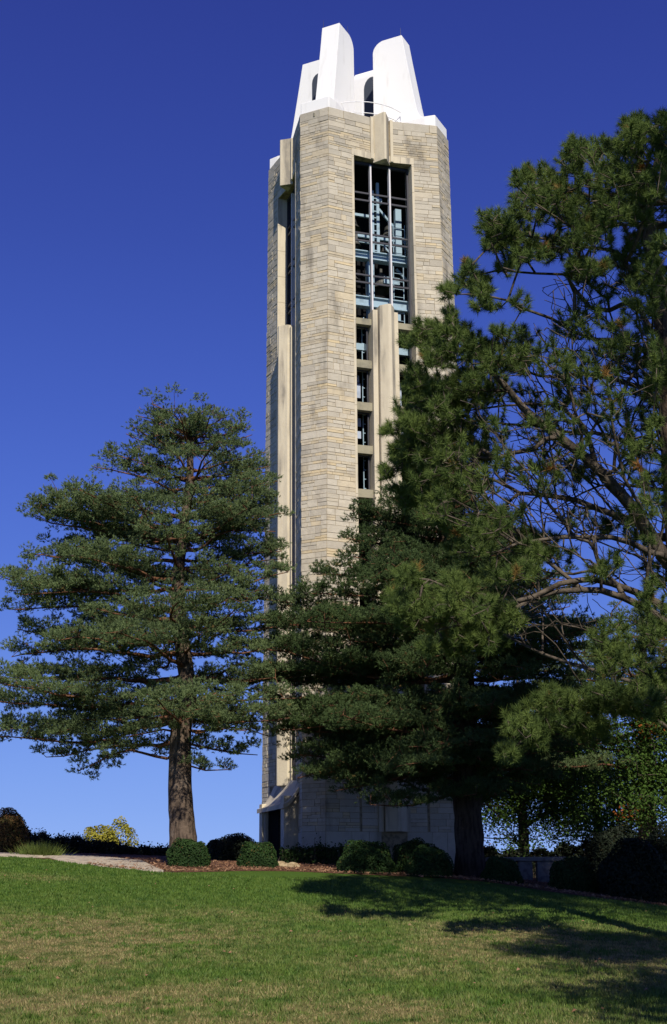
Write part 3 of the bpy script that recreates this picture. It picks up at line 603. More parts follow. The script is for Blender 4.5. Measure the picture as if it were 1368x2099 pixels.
# ------------------------------------------------------------------ short needled pines (left one and the shaded one before the tower)
def tier_pine(seed, base, trunk_px, D, env, label, tiers, group='pines standing before the tower', dens=1., back=4.8, front=6.0, matn=None, per=5, heavy=False, bark=None):
    T = Tree(seed); r = T.r; root = empty('pine_tree', base); tag(root, label, 'tree', group); B = np.array(base)
    tp = [at(x, y, D) for x, y, _ in trunk_px]; tp[0] = B - np.array([0, 0, .25]); ids = []
    par = None
    tr = [q[2] for q in trunk_px]
    ids = T.line(tp, None, 1, 1, .3, .008)
    for q, i in enumerate(ids): T.rad[i] = float(np.interp(q / (len(ids) - 1) * (len(tp) - 1), range(len(tr)), tr)) * (1 + .03 * math.sin(q * 1.7))
    ntr = len(T.P); TP = np.array(T.P); TPZ = TP[:, 2]
    clumps = []; ups = []
    def trunk_at(z): i = int(np.argmin(np.abs(TPZ - z))); return i
    ga = r.uniform(0, 6.28)
    ey = [e[0] for e in env]; el = [e[1] for e in env]; er = [e[2] for e in env]
    for (ypx, rise) in tiers:
        light = ypx >= 1500 and not heavy
        zt = at(trunk_px[0][0], ypx, D)[2]; sc_ = (D * _cp + zt * _sp) / F
        L_ = np.interp(ypx, ey, el) * sc_; R__ = np.interp(ypx, ey, er) * sc_
        az = [math.pi + r.normal(0, .12), r.normal(0, .12)]
        for q in range(1 if light else per): ga += 2.4; az.append(ga + r.normal(0, .15))
        for qi, a_ in enumerate(az):
            c, s_ = math.cos(a_), math.sin(a_)
            xl = L_ if c < 0 else R__; yl = (back if s_ > 0 else front); yl = min(yl, (L_ + R__) / 2 * 1.05)
            Lr = 1 / math.sqrt((c / max(xl, .3)) ** 2 + (s_ / max(yl, .3)) ** 2); Lr *= (r.uniform(.9, 1.04) if qi < 2 else r.uniform(.58, 1.05))
            if Lr < .35: continue
            zj = zt + r.normal(0, .26 if heavy else .28) * (qi >= 2); zs = zj - rise * Lr; i0 = trunk_at(zs); p0 = T.P[i0]; end = np.array([p0[0] + c * Lr, p0[1] + s_ * Lr, zj])
            # keep screen height of limbs that come forwards or go back
            mid = p0 * .5 + end * .5 + np.array([-s_, c, 0]) * r.normal(0, .1) * Lr + np.array([0, 0, r.normal(-.02, .05) * Lr])
            rr = min(.12, .018 + .014 * Lr) ; got = T.line([p0, p0 * .8 + end * .2 + (0, 0, -.02 * Lr), mid, end], i0, rr, .014, .45, .03)
            t = .26 if Lr > 1.5 else .12
            while t <= 1.04:
                wd = .38 * Lr * (max(0, math.sin(math.pi * min(1, (t - .1) / 1.0))) ** .8) * .62 + .12
                nl = max(1, int(round(wd / .38)))
                ctr = p0 * (1 - t) ** 1 + end * t if t > .5 else (p0 * (1 - 2 * t) + mid * 2 * t); 
                if t > .5: ctr = mid * (2 - 2 * t) + end * (2 * t - 1)
                for j in range(-nl, nl + 1):
                    if r.random() > dens * (.76 if t > .5 else .38) * (.85 if ypx < 1000 else 1): continue
                    lat = (j + r.normal(0, .25)) / nl * wd; clumps.append(ctr + np.array([-s_, c, 0]) * lat + np.array([c, s_, 0]) * (r.normal(0, .12) - abs(lat) * .25) + np.array([0, 0, r.normal(.12, .13)]))
                    ups.append(np.array([c * .55, s_ * .55, .75]) + np.array([-s_, c, 0]) * (j / nl) * .5)
                t += .42 / max(Lr, .6)
    # leader
    for q in range(10): clumps.append(tp[-1] + r.normal(0, .28, 3) * np.array([1, 1, 1.2]) - np.array([0, 0, .2])); ups.append(np.array([r.normal(0, .4), r.normal(0, .4), 1.]))
    clumps = np.array(clumps); ups = np.array(ups)
    T.grow(clumps, wob=.03, step=.4, skip=ntr // 3, sag=.05, root_pull=.1)
    Vt, Ft = chain_tube([T.P[i] for i in ids], [T.rad[i] for i in ids], seed=seed)
    tk = mesh_obj('trunk', Vt - B, Ft, bark or M_bark, root, smooth=True)
    Vt, Ft = T.mesh(tip=.0075, ex=.40, ns=5, maxr=.07, filt=lambda i: i >= ntr)
    mesh_obj('branches', Vt - B, Ft, M_barko, tk, smooth=True)
    n = len(clumps); k = 34; C_ = np.repeat(clumps, k, 0); U_ = np.repeat(ups, k, 0)
    off = r.normal(0, 1, (n * k, 3)); off /= np.linalg.norm(off, axis=1, keepdims=True); off *= r.random((n * k, 1)) ** .4; off[:, 2] = np.abs(off[:, 2]) * 1.0 - .1; off *= np.array([.30, .30, .24]) * np.repeat(r.uniform(.6, 1.4, (n, 1)), k, 0)
    P_ = C_ + off; D_ = U_ * .35 + off * 3.0 + r.normal(0, .3, (n * k, 3))
    V, tn, de = tufts(P_, D_, 15, .085, .0175, .7, r, dead=.015)
    mesh_obj('crown', V - B, np.arange(len(V)).reshape(-1, 3), matn or M_needA, root, attrs={'tone': tn, 'dead': de})
    print('PINE', label[:20], 'clumps', n, 'tris', len(V) // 3)
    return root

DL = 43.5; bx, by = at(377, 1762, DL)[:2]
tier_pine(21, (bx, by, float(gz(bx, by))), [(377, 1775, .47), (376, 1720, .41), (370, 1620, .37), (371, 1500, .33), (385, 1420, .27), (372, 1300, .24), (365, 1200, .21), (374, 1100, .17), (390, 980, .13), (388, 900, .08), (398, 855, .03)], DL,
          [(815, 8, 8), (842, 40, 40), (866, 130, 90), (900, 125, 140), (935, 178, 165), (985, 210, 180), (1005, 298, 190), (1060, 312, 215), (1110, 290, 220), (1150, 345, 225), (1190, 372, 230), (1240, 352, 235), (1290, 362, 240), (1345, 385, 250), (1430, 425, 250), (1480, 430, 215), (1515, 400, 190), (1545, 300, 160), (1578, 245, 110)],
          'broad pine with orange branches standing left of the tower', 
          [(858, .45), (876, .35), (892, .3), (925, .3), (960, .25), (1002, .2), (1030, .2), (1062, .15), (1100, .15), (1145, .12), (1185, .08), (1235, .08), (1285, .05), (1335, .02), (1385, .0), (1435, -.02), (1478, -.04), (1512, -.08), (1545, -.12), (1578, -.16)], per=5, back=3.8)
DM = 44.3; bx, by = at(962, 1775, DM)[:2]
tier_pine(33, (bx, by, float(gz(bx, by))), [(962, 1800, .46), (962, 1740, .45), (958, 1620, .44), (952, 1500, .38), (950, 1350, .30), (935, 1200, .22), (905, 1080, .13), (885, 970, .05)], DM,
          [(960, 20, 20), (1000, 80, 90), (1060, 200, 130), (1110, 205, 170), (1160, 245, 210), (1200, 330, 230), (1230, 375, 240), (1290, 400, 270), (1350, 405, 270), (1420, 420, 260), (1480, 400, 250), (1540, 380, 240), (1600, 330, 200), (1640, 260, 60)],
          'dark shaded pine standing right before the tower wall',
          [(985, .4), (1020, .3), (1062, .2), (1100, .15), (1145, .12), (1185, .1), (1235, .06), (1290, .03), (1340, .0), (1390, -.02), (1440, -.04), (1490, -.06), (1545, -.1), (1590, -.14), (1625, -.2)], per=8, back=4.3, dens=2.0, matn=M_needC, heavy=True, bark=M_bark_shade)

DF = 53.0; bx, by = at(1330, 1800, DF)[:2]
tier_pine(44, (bx, by, float(gz(bx, by))), [(1330, 1840, .4), (1328, 1700, .34), (1325, 1550, .28), (1320, 1400, .18), (1318, 1260, .05)], DF,
          [(1250, 20, 20), (1300, 130, 130), (1360, 210, 180), (1420, 260, 200), (1500, 290, 220), (1580, 270, 220), (1640, 160, 200)],
          'dark pine standing behind the bench and the right hand shrubs', [(1275, .4), (1320, .25), (1370, .15), (1420, .1), (1475, .05), (1530, 0), (1580, -.05)], per=5, back=3.5, front=3.5)

# ------------------------------------------------------------------ long needled pine at the right, nearer the camera
def big_pine():
    D0 = 25.0; bx, by = at(1420, 1700, D0)[:2]; B = np.array([bx, by, float(gz(bx, by))]); T = Tree(5); r = T.r
    root = empty('pine_tree', tuple(B)); tag(root, 'big long needled pine leaning in from the right edge', 'tree', 'pines standing before the tower')
    tr = [B - (0, 0, .3), at(1410, 1350, D0), at(1395, 1100, D0), at(1380, 850, D0), at(1366, 700, D0), at(1342, 560, D0), at(1330, 440, D0), at(1345, 330, D0), at(1350, 270, D0)]
    T.line(tr, None, .36, .02, .4, .012); ntr = len(T.P); TP = np.array(T.P)
    def limb(px, r0, r1, dz0=0, dz1=0, par=None):
        p0 = at(px[0][0], px[0][1], D0 + dz0); i = int(np.argmin(np.linalg.norm(TP - p0, axis=1))) if par is None else par
        pts = [T.P[i]] + [at(x, y, D0 + dz0 + (dz1 - dz0) * k / (len(px) - 1)) for k, (x, y) in enumerate(px)]
        return T.line(pts, i, r0, r1, .35, .02)
    A = limb([(1368, 1150), (1300, 1050), (1228, 967), (1110, 870), (1040, 795), (978, 730), (943, 686)], .17, .015, 0, -1.6)
    limb([(1224, 962), (1206, 892), (1163, 844), (1119, 826), (1030, 830), (930, 850)], .07, .012, -.4, -.2, A[len(A) // 3])
    limb([(1368, 950), (1338, 927), (1250, 892), (1185, 888), (1110, 875), (965, 861), (880, 850)], .07, .012, 0, 1.5)
    limb([(1340, 1100), (1303, 1072), (1228, 1045), (1141, 1015), (1066, 1010), (1013, 984), (900, 940)], .10, .015, .3, 1.2)
    limb([(1380, 1150), (1342, 1133), (1272, 1107), (1185, 1098), (1097, 1111), (1013, 1133), (940, 1130)], .08, .012, -.2, -1.8)
    limb([(1400, 1330), (1368, 1284), (1308, 1238), (1231, 1210), (1154, 1210), (1077, 1233), (1026, 1264), (975, 1274), (900, 1290)], .10, .014, -.3, -2.4)
    G_ = limb([(1400, 1290), (1368, 1248), (1282, 1202), (1210, 1187), (1154, 1197), (1047, 1238), (1000, 1223), (955, 1215), (873, 1187), (832, 1187)], .09, .010, -.3, -2.9)
    limb([(1390, 1510), (1368, 1494), (1328, 1468), (1256, 1458), (1180, 1453), (1090, 1500), (1040, 1550)], .06, .01, -.4, -2.6)
    limb([(1340, 680), (1294, 620), (1228, 642), (1171, 585), (1145, 559), (1013, 554), (960, 570)], .07, .012, 0, .8)
    limb([(1350, 820), (1316, 795), (1206, 765), (1119, 773), (1020, 740), (930, 700)], .07, .012, 0, 1.5)
    limb([(1345, 740), (1290, 700), (1200, 690), (1100, 640), (1010, 610), (930, 600)], .06, .012, 0, -1.5)
    limb([(1335, 560), (1270, 520), (1180, 500), (1080, 480), (1010, 480)], .06, .012, 0, .5)
    limb([(1332, 480), (1270, 430), (1190, 400), (1120, 380), (1070, 350)], .055, .012, 0, -.8)
    limb([(1335, 420), (1290, 370), (1220, 330), (1180, 300)], .05, .012, 0, .8)
    limb([(1370, 1000), (1330, 1000), (1250, 990), (1190, 1010), (1120, 1060)], .05, .01, .2, 2.)
    limb([(1350, 700), (1290, 780), (1250, 830), (1180, 920), (1100, 960), (1000, 960)], .05, .01, .2, -1.2)
    limb([(1350, 760), (1300, 850), (1270, 960), (1220, 1010)], .035, .01, .2, 1.2)
    for q in range(34):                                      # the half of the crown beyond the picture edge and the back
        z = r.uniform(3.5, 14.5); i = int(np.argmin(np.abs(TP[:, 2] - z))); a_ = r.uniform(-1.9, 1.9); L = min(5.2, (16.2 - z) * .75) * r.uniform(.7, 1)
        e = TP[i] + np.array([abs(math.cos(a_)) * L + .3, math.sin(a_) * L * .8, L * .15]); T.line([TP[i], (TP[i] + e) / 2 - (0, 0, .1 * L), e], i, .06, .012, .5, .02)
    blobs = [(1330, 290, 55, 40, 55), (1250, 340, 75, 50, 75), (1180, 325, 32, 34, 22), (1110, 380, 45, 30, 30), (1072, 365, 16, 24, 8), (1130, 425, 75, 40, 65), (1230, 425, 80, 48, 75), (1330, 400, 60, 65, 85), (1040, 465, 50, 30, 42), (1008, 492, 30, 30, 22), (1100, 500, 70, 32, 42), (1200, 490, 70, 30, 34), (1330, 500, 45, 35, 28), (1060, 548, 45, 18, 14), (1290, 265, 30, 20, 14), (1362, 250, 20, 15, 10),
             (962, 545, 20, 22, 9), (962, 590, 42, 25, 24), (922, 602, 16, 14, 6), (925, 650, 16, 18, 8), (995, 620, 36, 22, 12), (1070, 622, 18, 18, 4), (1082, 692, 20, 20, 5), (1040, 690, 30, 20, 6),
             (868, 690, 38, 22, 28), (900, 725, 40, 25, 26), (945, 690, 48, 25, 28), (1010, 735, 58, 30, 42), (1080, 742, 40, 26, 22), (960, 775, 50, 30, 26), (848, 790, 34, 34, 32), (915, 820, 62, 40, 60), (860, 860, 44, 36, 46), (1000, 815, 50, 28, 20), (838, 930, 30, 36, 34), (900, 905, 68, 45, 62), (975, 890, 60, 40, 30), (797, 884, 13, 9, 4), (797, 972, 14, 14, 7), (850, 1000, 40, 34, 34), (930, 990, 66, 45, 50), (1010, 950, 60, 36, 20), (880, 1040, 60, 30, 28),
             (1000, 1070, 80, 40, 42), (1110, 1125, 62, 28, 52), (1050, 1165, 50, 24, 20), (950, 1110, 50, 40, 24), (838, 1190, 34, 18, 16), (835, 1245, 34, 26, 24), (875, 1262, 56, 38, 44), (965, 1290, 70, 45, 44), (1040, 1270, 60, 40, 20), (940, 1205, 50, 24, 14), (880, 1340, 22, 18, 9),
             (1150, 900, 80, 70, 12), (1250, 800, 90, 140, 20), (1300, 1000, 60, 100, 10), (1180, 1000, 60, 60, 6), (1290, 640, 60, 70, 14), (1340, 900, 25, 160, 14), (1180, 640, 70, 50, 8), (1340, 1180, 30, 40, 8), (1285, 560, 60, 40, 30), (1352, 590, 22, 55, 24), (1225, 560, 50, 25, 14), (1345, 760, 25, 60, 18), (1345, 1010, 25, 60, 10), (1180, 560, 40, 20, 10), (1345, 1300, 30, 60, 20), (1180, 760, 80, 60, 16), (1130, 960, 60, 50, 12), (1250, 700, 60, 60, 14), (1290, 900, 60, 80, 14), (1200, 1090, 60, 30, 8), (1260, 1160, 50, 30, 6), (1110, 850, 60, 50, 14), (1320, 1090, 40, 50, 8), (1260, 1330, 60, 50, 20),
             (1250, 1435, 60, 24, 50), (1140, 1450, 56, 26, 42), (1090, 1495, 45, 30, 36), (1040, 1552, 28, 14, 14), (1180, 1500, 60, 30, 26), (1310, 1448, 40, 22, 26), (1345, 1400, 30, 30, 18)]
    X0 = TP[len(TP) // 2][0]; tg = []; spray = []
    for (cx, cy, rx, ry, n) in blobs:
        n = int(n * (2.7 if n > 20 or cx < 1120 else 4.2)); k = max(1, n // 10)
        for b in range(k):
            sx_, sy_ = r.uniform(-1, 1), r.uniform(-1, 1); qx = cx + rx * .75 * sx_; qy = cy + ry * .75 * sy_
            Rd = 5.3; dx = abs(at(qx, qy, D0)[0] - X0); dm = math.sqrt(max(.3, Rd ** 2 - dx ** 2)) * .62; dep = r.uniform(-dm, dm)
            if cy > 1130 and cx < 1330: dep = -2.2 + r.normal(0, .5)
            for j in range(max(1, n // k)):
                th = r.uniform(0, 6.28); rad = math.sqrt(r.random()); x = cx + rx * rad * math.cos(th) if k == 1 else qx + rx * .5 * rad * math.cos(th); y = cy + ry * rad * math.sin(th) if k == 1 else qy + ry * .6 * rad * math.sin(th)
                tg.append(at(x, y, D0 + dep + r.normal(0, .35)))
    for q in range(900):                                     # unseen half
        z = r.uniform(3, 15.6); Rz = min(5.4, 1.2 + (16.2 - z) * .62); a_ = r.uniform(-1.5, 1.5); x0 = np.interp(z, TP[:, 2], TP[:, 0])
        tg.append(np.array([x0 + 1.0 + math.cos(a_) * Rz * r.uniform(.6, 1), D0 + math.sin(a_) * Rz * .9 + r.normal(0, .2), z]))
    tg = np.array(tg)
    ends = T.grow(tg, wob=.03, step=.3, skip=ntr // 4, sag=.03, root_pull=.12)
    # bare dead twigs in the open heart of the crown
    bare = []
    for (cx, cy, rx, ry, n) in [(1220, 620, 110, 90, 60), (1250, 820, 100, 120, 110), (1120, 750, 90, 90, 70), (1050, 900, 120, 80, 110), (1180, 980, 120, 90, 100), (1280, 1120, 80, 80, 50), (980, 1250, 110, 60, 60), (1120, 1050, 110, 60, 60), (960, 1000, 90, 60, 50), (1130, 1250, 100, 50, 35)]:
        for j in range(int(n * 1.6)): bare.append(at(cx + r.uniform(-1, 1) * rx, cy + r.uniform(-1, 1) * ry, D0 + r.uniform(-2.4, 2.4)))
    T.grow(np.array(bare), wob=.012, step=.16, skip=ntr // 4, root_pull=.6)
    Vt, Ft = chain_tube(T.P[:ntr], T.rad[:ntr]); tk = mesh_obj('trunk', Vt - B, Ft, M_bark, root, smooth=True)
    Vt, Ft = T.mesh(tip=.0075, ex=.40, ns=5, maxr=.06, filt=lambda i: i >= ntr); mesh_obj('branches', Vt - B, Ft, M_barkg, tk, smooth=True)
    P0 = np.array([T.P[ends[i]] for i in range(len(tg))]); Q0 = np.array([T.P[T.par[ends[i]]] for i in range(len(tg))])
    d = P0 - Q0; d /= np.linalg.norm(d, axis=1, keepdims=True) + 1e-9; d = d * .7 + np.array([-.1, -.05, .75]) + r.normal(0, .2, d.shape)
    V, tn, de = tufts(P0, d, 115, .150, .0095, .95, r, dead=.014)
    mesh_obj('crown', V - B, np.arange(len(V)).reshape(-1, 3), M_needB, root, attrs={'tone': tn, 'dead': de}); print('BIG tufts', len(tg), 'tris', len(V) // 3)
big_pine()

# ------------------------------------------------------------------ broad leaved trees
def oak(base, height, rad, nclump, nleaf, label, seed, m=M_leaf, size=.066, group=None, cz=.55, sq=.42, low=.1, mb=M_barkg, tr=.28, dead=.02):
    T = Tree(seed); r = T.r; B = np.array([base[0], base[1], float(gz(base[0], base[1]))]); root = empty('broadleaf_tree', tuple(B)); tag(root, label, 'tree', group)
    ids = T.line([B - (0, 0, .2), B + (r.normal(0, .1), 0, height * .3), B + (r.normal(0, .2), 0, height * .6), B + (0, 0, height * .85)], None, tr, .05, .5, .02)
    ntr = len(T.P); c = []
    while len(c) < nclump:
        v = r.normal(0, 1, 3); v /= np.linalg.norm(v); p = v * r.random() ** .33 * (.35 + .65 * r.random()); q = B + np.array([p[0] * rad * 1.05, p[1] * rad, height * cz + p[2] * height * sq])
        if q[2] - B[2] > low: c.append(q)
    c = np.array(c); T.grow(c, wob=.06, step=.5, skip=2, root_pull=.2)
    Vt, Ft = T.mesh(tip=.012, ex=.42, ns=5, maxr=.12); mesh_obj('trunk', Vt - B, Ft, mb, root, smooth=True)
    P_ = np.repeat(c, nleaf, 0) + r.normal(0, 1, (nclump * nleaf, 3)) * np.array([.34, .34, .24]) * (rad / 4) ** .5; up = np.tile([0.2, -.4, .8], (len(P_), 1))
    V, Fq, tn, n = leaf_cloud(P_, up, size, r); de = np.repeat((np.repeat(r.random(nclump), nleaf) < dead) * 1., 4)
    mesh_obj('crown', V - B, Fq, m, root, attrs={'tone': tn, 'dead': de}); return root
def basex(px, D): return at(px, 1780, D)[0]
oak((basex(1078, 57), 57), 9.5, 4.7, 460, 110, 'leafy green oak behind the stone bench', 61, group='broadleaved trees behind the bench', low=.15, cz=.45)
oak((basex(1235, 61), 61), 10.5, 4.5, 380, 100, 'leafy green tree behind the right hand shrubs', 62, group='broadleaved trees behind the bench', low=.15, cz=.45)
oak((basex(1400, 52), 52), 9.0, 3.7, 300, 100, 'dark leafy tree at the far right edge behind the lawn', 63, group='broadleaved trees behind the bench', low=.6)
# pines beyond the right side of the picture: shadows streak the lawn, the two tall ones are added to cast shade
def side_pine(x, y, h, seed, label, R0=3.6, dens=.8, low=.22):
    z = float(gz(x, y)); T = Tree(seed); r = T.r; B = np.array([x, y, z]); root = empty('pine_tree', (x, y, z)); tag(root, label, 'tree', 'pines beyond the right edge')
    T.line([B - (0, 0, .3), B + (0, 0, h)], None, .3, .03, .5, .008); ntr = len(T.P); cl = []; up = []
    for q in range(int(44 * dens)):
        zz_ = r.uniform(low, .97) * h; L = R0 * (1 - (zz_ / h) ** 2.2) ** .8 * r.uniform(.75, 1.05) + .3; a_ = q * 2.4; i = int(np.argmin([abs(p[2] - z - zz_) for p in T.P[:ntr]])); p0 = T.P[i]; e = p0 + np.array([math.cos(a_) * L, math.sin(a_) * L, .1 * L]); T.line([p0, e], i, .05, .012, .5, .03)
        for t in np.arange(.35, 1.01, .45 / L):
            for j in (-1, 0, 1): cl.append(p0 * (1 - t) + e * t + np.array([-math.sin(a_), math.cos(a_), 0]) * j * .38 * L * .35 + r.normal(0, .12, 3)); up.append([math.cos(a_) * .5, math.sin(a_) * .5, .8])
    cl = np.array(cl); up = np.array(up); T.grow(cl, wob=.03, step=.4, skip=2)
    Vt, Ft = T.mesh(tip=.009, ex=.42, ns=5); mesh_obj('trunk', Vt - B, Ft, M_bark, root, smooth=True)
    k = 12; C_ = np.repeat(cl, k, 0); off = r.normal(0, .22, C_.shape); V, tn, de = tufts(C_ + off, np.repeat(up, k, 0) + off, 16, .17, .022, .8, r)
    mesh_obj('crown', V - B, np.arange(len(V)).reshape(-1, 3), M_needB, root, attrs={'tone': tn, 'dead': de})
side_pine(7.5, 10.5, 13.5, 71, 'pine standing nearest the camera on the right, outside the picture edge', 4.0, 2.0)
side_pine(11.2, 18.0, 31.0, 72, 'very tall unseen pine added right of the lawn to cast shade', 6.3, 4.5, .48)
side_pine(17.0, 29.0, 22.0, 73, 'tall unseen pine added farthest to the right to cast shade', 5.5, 3., .3)

# ------------------------------------------------------------------ shrubs
def shrub(px, D, w, h, dpt, label, cat='shrub', m=M_box, size=.035, seed=1, boxy=2.6, nleaf=6500, group='clipped shrubs in the mulch bed', sink=.05, rough=.06, name='shrub', zoff=0, core=True):
    r = np.random.default_rng(seed); x = basex(px, D) if px is not None else D[0]; y = D; z = float(gz(x, y)) + zoff; B = np.array([x, y, z])
    root = empty(name, (x, y, z)); tag(root, label, cat, group)
    v = r.normal(0, 1, (nleaf, 3)); v[:, 2] = np.abs(v[:, 2]) - .25 * r.random(nleaf); a_ = np.sum(np.abs(v) ** boxy, 1) ** (1 / boxy); s = v / a_[:, None]
    lump = 1 + rough * np.sin(s[:, 0] * 5 + seed) * np.sin(s[:, 1] * 6 + 1) + rough * np.sin(s[:, 2] * 7 + s[:, 0] * 4 + seed * 2)
    rad = (1 - .16 * r.random(nleaf) ** 2)[:, None] * lump[:, None]; P = s * rad * np.array([w / 2, dpt / 2, h]); P[:, 2] = np.maximum(P[:, 2] - sink, .0)
    V, Fq, tn, n = leaf_cloud(P, s * 1.1, size, r); mesh_obj('foliage', V, Fq, m, root, attrs={'tone': tn, 'dead': np.repeat((r.random(n) < .03) * 1., 4)})
    if core:
        # inner twig mass so that the plant is not see-through
        k = 500; q = r.normal(0, 1, (k, 3)); q[:, 2] = np.abs(q[:, 2]); q /= (np.sum(np.abs(q) ** boxy, 1) ** (1 / boxy))[:, None]
        e = q * np.array([w / 2, dpt / 2, h]) * .86; a0 = np.zeros((k, 3)) + r.normal(0, .06, (k, 3)) * np.array([1, 1, 0]) + np.array([0, 0, .02]); Vt, Ft = skeleton_mesh((a0, e, np.full(k, .012), np.full(k, .004)), 4); mesh_obj('twigs', Vt, Ft, M_barkg, root)
        k = 1600; P = s[:k] * rad[:k] * np.array([w / 2, dpt / 2, h]) * .8; P[:, 2] = np.maximum(P[:, 2], .03); V, Fq, tn, n = leaf_cloud(P, s[:k], .11, r, .9); mesh_obj('inner_foliage', V, Fq, m, root, attrs={'tone': tn * 0, 'dead': tn * 0})
    return root
shrub(386, 43.0, 1.22, .82, 1.1, 'square clipped boxwood at the foot of the left pine', seed=1, boxy=5)
shrub(529, 43.6, 1.22, .82, 1.1, 'rounded green shrub left of the tower doorway', seed=2, boxy=3)
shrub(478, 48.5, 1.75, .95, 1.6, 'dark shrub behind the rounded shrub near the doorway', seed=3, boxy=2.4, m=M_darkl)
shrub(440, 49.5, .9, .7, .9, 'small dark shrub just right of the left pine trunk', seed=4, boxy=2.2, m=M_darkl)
shrub(752, 43.5, 1.75, 1.02, 1.5, 'broad rounded shrub before the middle of the tower', seed=5, boxy=2.6, nleaf=9000)
shrub(845, 44.6, 1.3, 1.05, 1.3, 'rounded shrub half hidden left of the dark pine', seed=6, boxy=2.5)
shrub(878, 43.0, 1.45, .95, 1.3, 'rounded shrub in front, just left of the dark pine trunk', seed=7, boxy=2.6)
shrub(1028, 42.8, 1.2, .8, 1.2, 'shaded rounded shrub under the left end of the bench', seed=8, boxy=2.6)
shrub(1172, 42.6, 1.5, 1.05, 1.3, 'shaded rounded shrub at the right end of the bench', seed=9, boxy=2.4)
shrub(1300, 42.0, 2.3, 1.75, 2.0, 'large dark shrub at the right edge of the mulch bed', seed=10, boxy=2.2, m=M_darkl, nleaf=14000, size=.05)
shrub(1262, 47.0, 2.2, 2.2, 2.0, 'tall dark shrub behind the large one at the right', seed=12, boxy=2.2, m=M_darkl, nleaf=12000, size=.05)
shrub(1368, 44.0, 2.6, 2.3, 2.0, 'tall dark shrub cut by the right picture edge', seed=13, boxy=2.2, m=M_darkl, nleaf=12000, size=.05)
shrub(18, 48.0, 1.25, 1.55, 1.3, 'tall domed russet shrub beside the path at the left edge', m=M_red, seed=14, boxy=2.6, nleaf=9000, group=None)
shrub(205, 65.0, 1.9, 1.6, 1.5, 'bright yellow leaved shrub behind the dark hedge', m=M_yel, seed=15, boxy=2.0, rough=.16, nleaf=5200, size=.06, group=None, core=False, zoff=.25)
shrub(240, 66.5, 1.6, 1.65, 1.5, 'small yellow shrub right of the brightest yellow one', m=M_yel, seed=16, boxy=2.0, rough=.2, nleaf=4200, size=.06, group=None, core=False, zoff=.3)
# low dark hedge along the far side of the path
def hedge(pxs, D, hs, label, seed, m=M_darkl, w=.8, n=16000, name='hedge', size=.05, jag=.22):
    r = np.random.default_rng(seed); x0, x1 = basex(pxs[0], D), basex(pxs[-1], D); X = [basex(p, D) for p in pxs]; t = r.uniform(x0, x1, n); H_ = np.interp(t, X, hs) * (1 + jag * hnoise(t, t * 0, 6, seed)); zt = r.random(n) ** .6
    P = np.stack([t, D + r.uniform(-w, w, n) * (1 - .4 * zt), gz(t, np.full(n, D)) + zt * H_ + r.exponential(.05, n) * (zt > .85)], 1); B = np.array([(x0 + x1) / 2, D, float(gz((x0 + x1) / 2, D))])
    V, Fq, tn, k = leaf_cloud(P, np.tile([0, -.4, .8], (n, 1)), size, r); root = empty(name, tuple(B)); tag(root, label, 'hedge')
    mesh_obj('foliage', V - B, Fq, m, root, attrs={'tone': tn, 'dead': tn * 0}); k = n // 14; q = P[:k]; b0 = q.copy(); b0[:, 2] = gz(q[:, 0], q[:, 1]) - .02; b0[:, 0] += r.normal(0, .08, k)
    Vt, Ft = skeleton_mesh((b0, q + (0, 0, .05), np.full(k, .012), np.full(k, .004)), 4); mesh_obj('twigs', Vt - B, Ft, M_barkg, root)
hedge([-60, 40, 90, 140, 200, 260, 355], 52.5, [.75, .7, .62, .5, .4, .3, .26], 'long low dark hedge on the hilltop behind the path', 31, n=26000)
hedge([575, 700, 800], 47.3, [.5, .55, .5], 'low dark ground cover hedge along the foot of the tower', 32, m=M_box, n=9000, w=.4)
hedge([985, 1100, 1180, 1300, 1500], 55.5, [.8, 1.0, 1.6, 2.3, 2.6], 'high dark hedge behind the right hand shrubs', 33, n=22000, w=.8, size=.08)
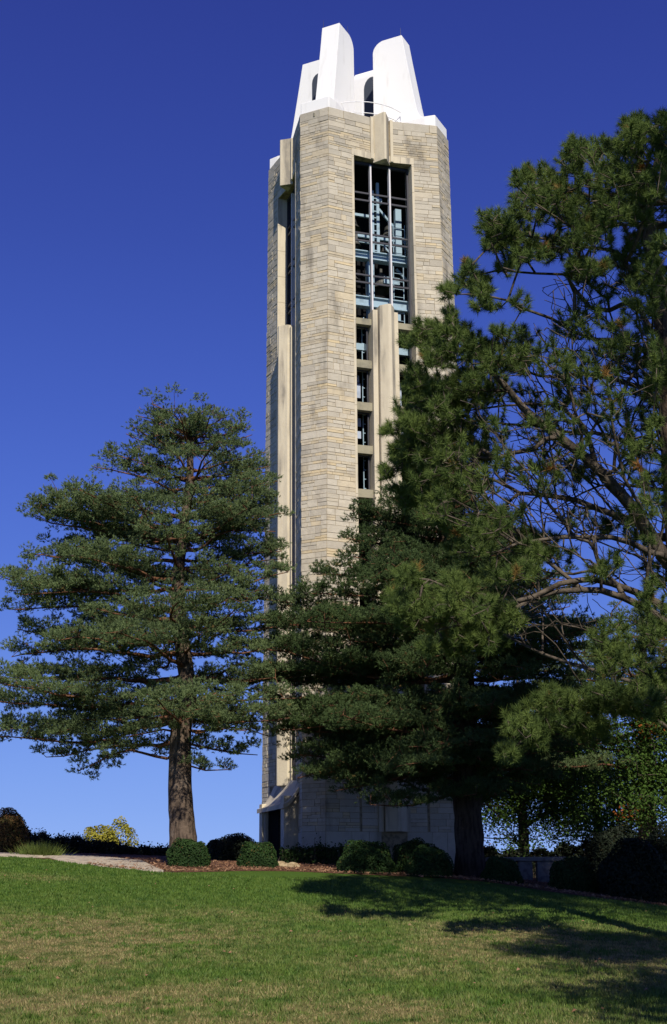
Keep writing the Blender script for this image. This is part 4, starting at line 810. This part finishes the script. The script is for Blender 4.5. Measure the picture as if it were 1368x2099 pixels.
def spiky(px, D, label, seed, w=.45, h=.55, n=700):
    r = np.random.default_rng(seed); x = basex(px, D); z = float(gz(x, D)); b = r.normal(0, w * .35, (n, 3)); b[:, 2] = 0; d = b * 1.1 / w + r.normal(0, .25, (n, 3)); d[:, 2] = 1; d *= (h * r.uniform(.5, 1, n) / np.linalg.norm(d, axis=1))[:, None]
    s = np.cross(d, r.normal(0, 1, (n, 3))); s /= np.linalg.norm(s, axis=1, keepdims=True); V = np.stack([b - s * .012, b + s * .012, b + d], 1).reshape(-1, 3)
    root = empty('spiky_plant', (x, D, z)); tag(root, label, 'plant'); mesh_obj('leaves', V, np.arange(3 * n).reshape(-1, 3), M_spike, root, attrs={'tone': np.repeat(r.random(n), 3), 'dead': np.zeros(3 * n)})
spiky(80, 46.3, 'bright green spiky plant at the left end of the path', 41, .8, .6, 1100)
# rocks beside the doorway
for i, (px, D, s, lab) in enumerate([(572, 44.2, .19, 'largest pale rock, left end of the row by the doorway'), (590, 44.0, .14, 'low pale rock in the middle of the row'), (603, 44.3, .16, 'pale rock at the right end of the row'), (582, 44.8, .13, 'small greyish rock behind the row of rocks')]):
    r = np.random.default_rng(50 + i); me = bpy.data.meshes.new('rock'); import bmesh; bm = bmesh.new(); bmesh.ops.create_icosphere(bm, subdivisions=3, radius=s)
    ph = r.uniform(0, 6, 6)
    for v in bm.verts:
        k = 1 + .16 * math.sin(v.co.x * 16 + ph[0]) + .13 * math.sin(v.co.y * 19 + ph[1]) + .1 * math.sin(v.co.z * 25 + ph[2]); v.co = Vector((v.co.x * 1.25 * k, v.co.y * k, v.co.z * .72 * k))
    bm.to_mesh(me); bm.free(); me.materials.append(M_rock); o = link(bpy.data.objects.new('rock', me)); x = basex(px, D); o.location = (x, D, float(gz(x, D)) + s * .45); tag(o, lab, 'rock', 'rocks by the doorway')
# stone bench under the dark pine
D = 46.0; xa, xb = basex(998, D), basex(1158, D); zc_ = float(at(1075, 1757, D)[2]); b = empty('stone_bench', ((xa + xb) / 2, D, float(gz((xa + xb) / 2, D)))); tag(b, 'long backless stone slab bench in the shade right of the dark pine', 'bench'); bz = b.location.z
L = (xb - xa) / 2; m = MB(); m.box(-L, L, -.28, .28, zc_ - bz - .13, zc_ - bz); m.build('seat', M_bench, b, .015)
for px0, px1 in ((1062, 1090), (1100, 1134)):
    m = MB(); m.box(basex(px0, D) - b.location.x, basex(px1, D) - b.location.x, -.22, .22, -.25, zc_ - bz - .134); m.build('support', M_bench, b, .015)
